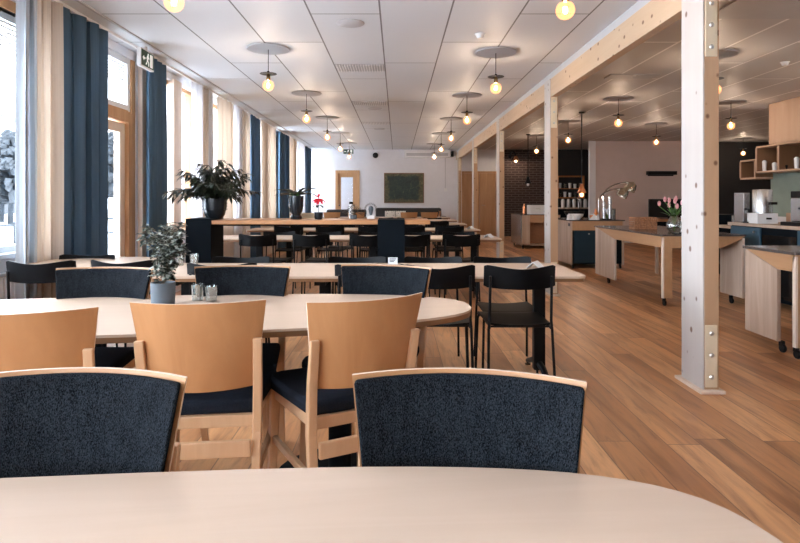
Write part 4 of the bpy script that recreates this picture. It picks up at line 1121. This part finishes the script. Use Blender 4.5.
for k in range(9):
    yb = 7.85+.27*k
    simple('spice_jar' if k % 2 else 'stored_cup', 'jar' if k % 2 else 'cup', (6.32, yb, 1.675), [(0, 0), (.03, 0), (.04, .07+.05*(k % 3)), (.02, .09+.05*(k % 3)), (0, .09+.05*(k % 3))], M['white' if k % 3 else 'black'], '%s small vessel from the near end in the open wall cabinet' % ORD[k], 'vessels in the open wall cabinet', 12)
ZT = .915
t = thing('coffee_urn', 'tall polished steel coffee urn on a white base on the kitchen counter', 'coffee urn', (4.27, 6.80, ZT))
MB().box(-.12, .12, -.10, .10, 0, .12).build('base_box', M['whitep'], t, bevel=.006)
MB().lathe([(0, .12), (.105, .12), (.105, .385), (.10, .395), (0, .40)], (0, 0, 0), 32).build('urn_body', M['steel'], t, smooth=True)
MB().box(.02, .09, -.13, -.10, .22, .25).build('handle', M['black'], t); MB().box(-.02, .02, -.14, -.10, .05, .07).build('tap', M['black'], t)
t = thing('coffee_grinder', 'pale coffee dispenser with a black spout left of the steel urn', 'coffee machine', (4.17, 7.05, ZT))
MB().box(-.03, .045, -.1, .1, .0, .36).build('housing', M['steel'], t, bevel=.006); MB().tube([(.0, -.10, .17), (.0, -.15, .16), (0, -.16, .10)], .012, 8).build('spout', M['black'], t); MB().box(-.045, .055, -.18, -.1, 0, .015).build('drip_tray', M['black'], t)
t = thing('espresso_machine', 'espresso machine with a black top at the right edge of the picture', 'coffee machine', (4.50, 6.10, ZT))
MB().box(-.23, .2, -.2, .22, .04, .30).build('housing', M['steel'], t, bevel=.01); MB().box(-.23, .2, -.2, .22, .30, .37).build('top_panel', M['black'], t, bevel=.008)
MB().box(-.34, .2, -.25, .22, 0, .04).build('drip_tray', M['black'], t, bevel=.006); MB().tube([(-.23, -.1, .18), (-.30, -.1, .17), (-.36, -.1, .19)], .012, 8).build('portafilter_handle', M['black'], t)
simple('water_tower', 'filter', (4.62, 6.72, ZT), [(0, 0), (.035, 0), (.035, .34), (.03, .36), (0, .36)], M['white'], 'slim white upright cylinder between the urn and the espresso machine')
t = thing('service_cart', 'small grey service cart at the far end of the kitchen counter', 'cart', (4.75, 8.1, 0))
MB().box(-.25, .25, -.3, .3, .80, .83).build('cart_top', M['ash'], t); MB().box(-.25, .25, -.3, .3, .3, .33).build('cart_shelf', M['steel'], t)
for x in (-.24, .24):
    for y in (-.29, .29): MB().box(x-.012, x+.012, y-.012, y+.012, .0, .98 if y < 0 else .80).build('leg', M['steel'], t)
t = thing('dark_cupboard', 'dark navy low cupboard in the dim passage behind the nearest post', 'cupboard', (5.4, 9.3, 0))
MB().box(-.55, .30, 0, .5, .05, .95).build('body', M['panel'], t, bevel=.004); MB().box(-.55, .30, .02, .48, 0, .05).build('plinth', M['black'], t)
for a in (-.54, -.115): MB().box(a, a+.41, -.015, 0, .07, .93).build('door', M['panel'], t)

# ------------------------------------------------------------------ far lounge
t = thing('leather_sofa', 'long black sofa against the white end wall under the painting', 'sofa', (.35, 17.5, 0))
MB().box(-1.0, 1.0, -.35, .35, .12, .42).build('seat', M['sofa'], t, bevel=.04); MB().box(-1.0, 1.0, .2, .45, .3, .93).build('backrest', M['sofa'], t, bevel=.05)
for s in (-1, 1):
    MB().box(min(s*1.0, s*1.16), max(s*1.0, s*1.16), -.35, .45, .12, .68).build('armrest', M['sofa'], t, bevel=.04)
    for y in (-.28, .38): MB().box(s*.95-.02, s*.95+.02, y-.02, y+.02, 0, .12).build('leg', M['blackmetal'], t)
t = thing('leather_sofa', 'black sofa against the end wall left of the painting, near the door', 'sofa', (-1.45, 17.5, 0))
MB().box(-.7, .5, -.35, .35, .12, .42).build('seat', M['sofa'], t, bevel=.04); MB().box(-.7, .5, .2, .45, .3, .88).build('backrest', M['sofa'], t, bevel=.05)
for y in (-.28, .38):
    for x in (-.6, .4): MB().box(x-.02, x+.02, y-.02, y+.02, 0, .12).build('leg', M['blackmetal'], t)
for k, x in enumerate((-.21, .11)):
    m = MB()
    def fn(u, v, k=k): return ((u-.5)*.31, -.05*math.sin(PI*u)**.5*math.sin(PI*v)**.5, v*.31)
    vs = []
    m.shell(fn, 10, 10, (0, .07, 0)); o = m.build('cushion', M['print'], loc=(x, 17.58, .53), smooth=True)
    tag(o, ['black and white patterned cushion, left one on the long black sofa', 'black and white patterned cushion, right one on the long black sofa'][k], 'cushion', 'patterned cushions on the sofa')
t = thing('beige_armchair', 'beige armchair near the far end of the window wall', 'armchair', (-2.2, 14.6, 0))
MB().box(-.26, .26, -.25, .3, .2, .44).build('seat', M['tan'], t, bevel=.03); MB().box(-.26, .26, -.38, -.24, .3, .86).build('backrest', M['tan'], t, bevel=.04)
for x in (-.22, .22):
    for y in (-.3, .25): MB().box(x-.02, x+.02, y-.02, y+.02, 0, .2).build('leg', M['blackmetal'], t)

# ------------------------------------------------------------------ light, world, camera
w = bpy.data.worlds.new('World'); sc.world = w; w.use_nodes = True
bg = w.node_tree.nodes['Background']; bg.inputs[0].default_value = (.82, .91, 1, 1); bg.inputs[1].default_value = 12.5
def portal(loc, rotv, sx, sy):
    l = bpy.data.lights.new('window_portal', 'AREA'); l.shape = 'RECTANGLE'; l.size = sx; l.size_y = sy
    l.cycles.is_portal = True
    o = bpy.data.objects.new('window_portal', l); COL.objects.link(o); o.location = loc; o.rotation_euler = rotv
for (a, b, z0, z1) in OPEN:
    portal((-3.06, (a+b)/2, (z0+z1)/2), (0, -PI/2, 0), z1-z0, b-a)
for a, b in cuts: portal(((a+b)/2, YR-.13, 1.675), (-PI/2, 0, 0), b-a, 1.95)

cam = bpy.data.cameras.new('Camera'); co = bpy.data.objects.new('Camera', cam); COL.objects.link(co)
co.location = (0, 0, CAMH); co.rotation_euler = (PI/2, 0, 0)
cam.sensor_width = 36; cam.lens = 36*F/800; cam.shift_x = 3/800; cam.shift_y = -72.5/800; cam.clip_start = .05; cam.clip_end = 300
sc.camera = co
vs_ = sc.view_settings; vs_.view_transform = 'Standard'; vs_.look = 'None'; vs_.gamma = 1; vs_.use_curve_mapping = False; vs_.exposure = .6
cy = sc.cycles; cy.use_denoising = True; cy.max_bounces = 10; cy.diffuse_bounces = 6; cy.transparent_max_bounces = 16
cy.sample_clamp_indirect = 6; cy.caustics_reflective = False; cy.caustics_refractive = False
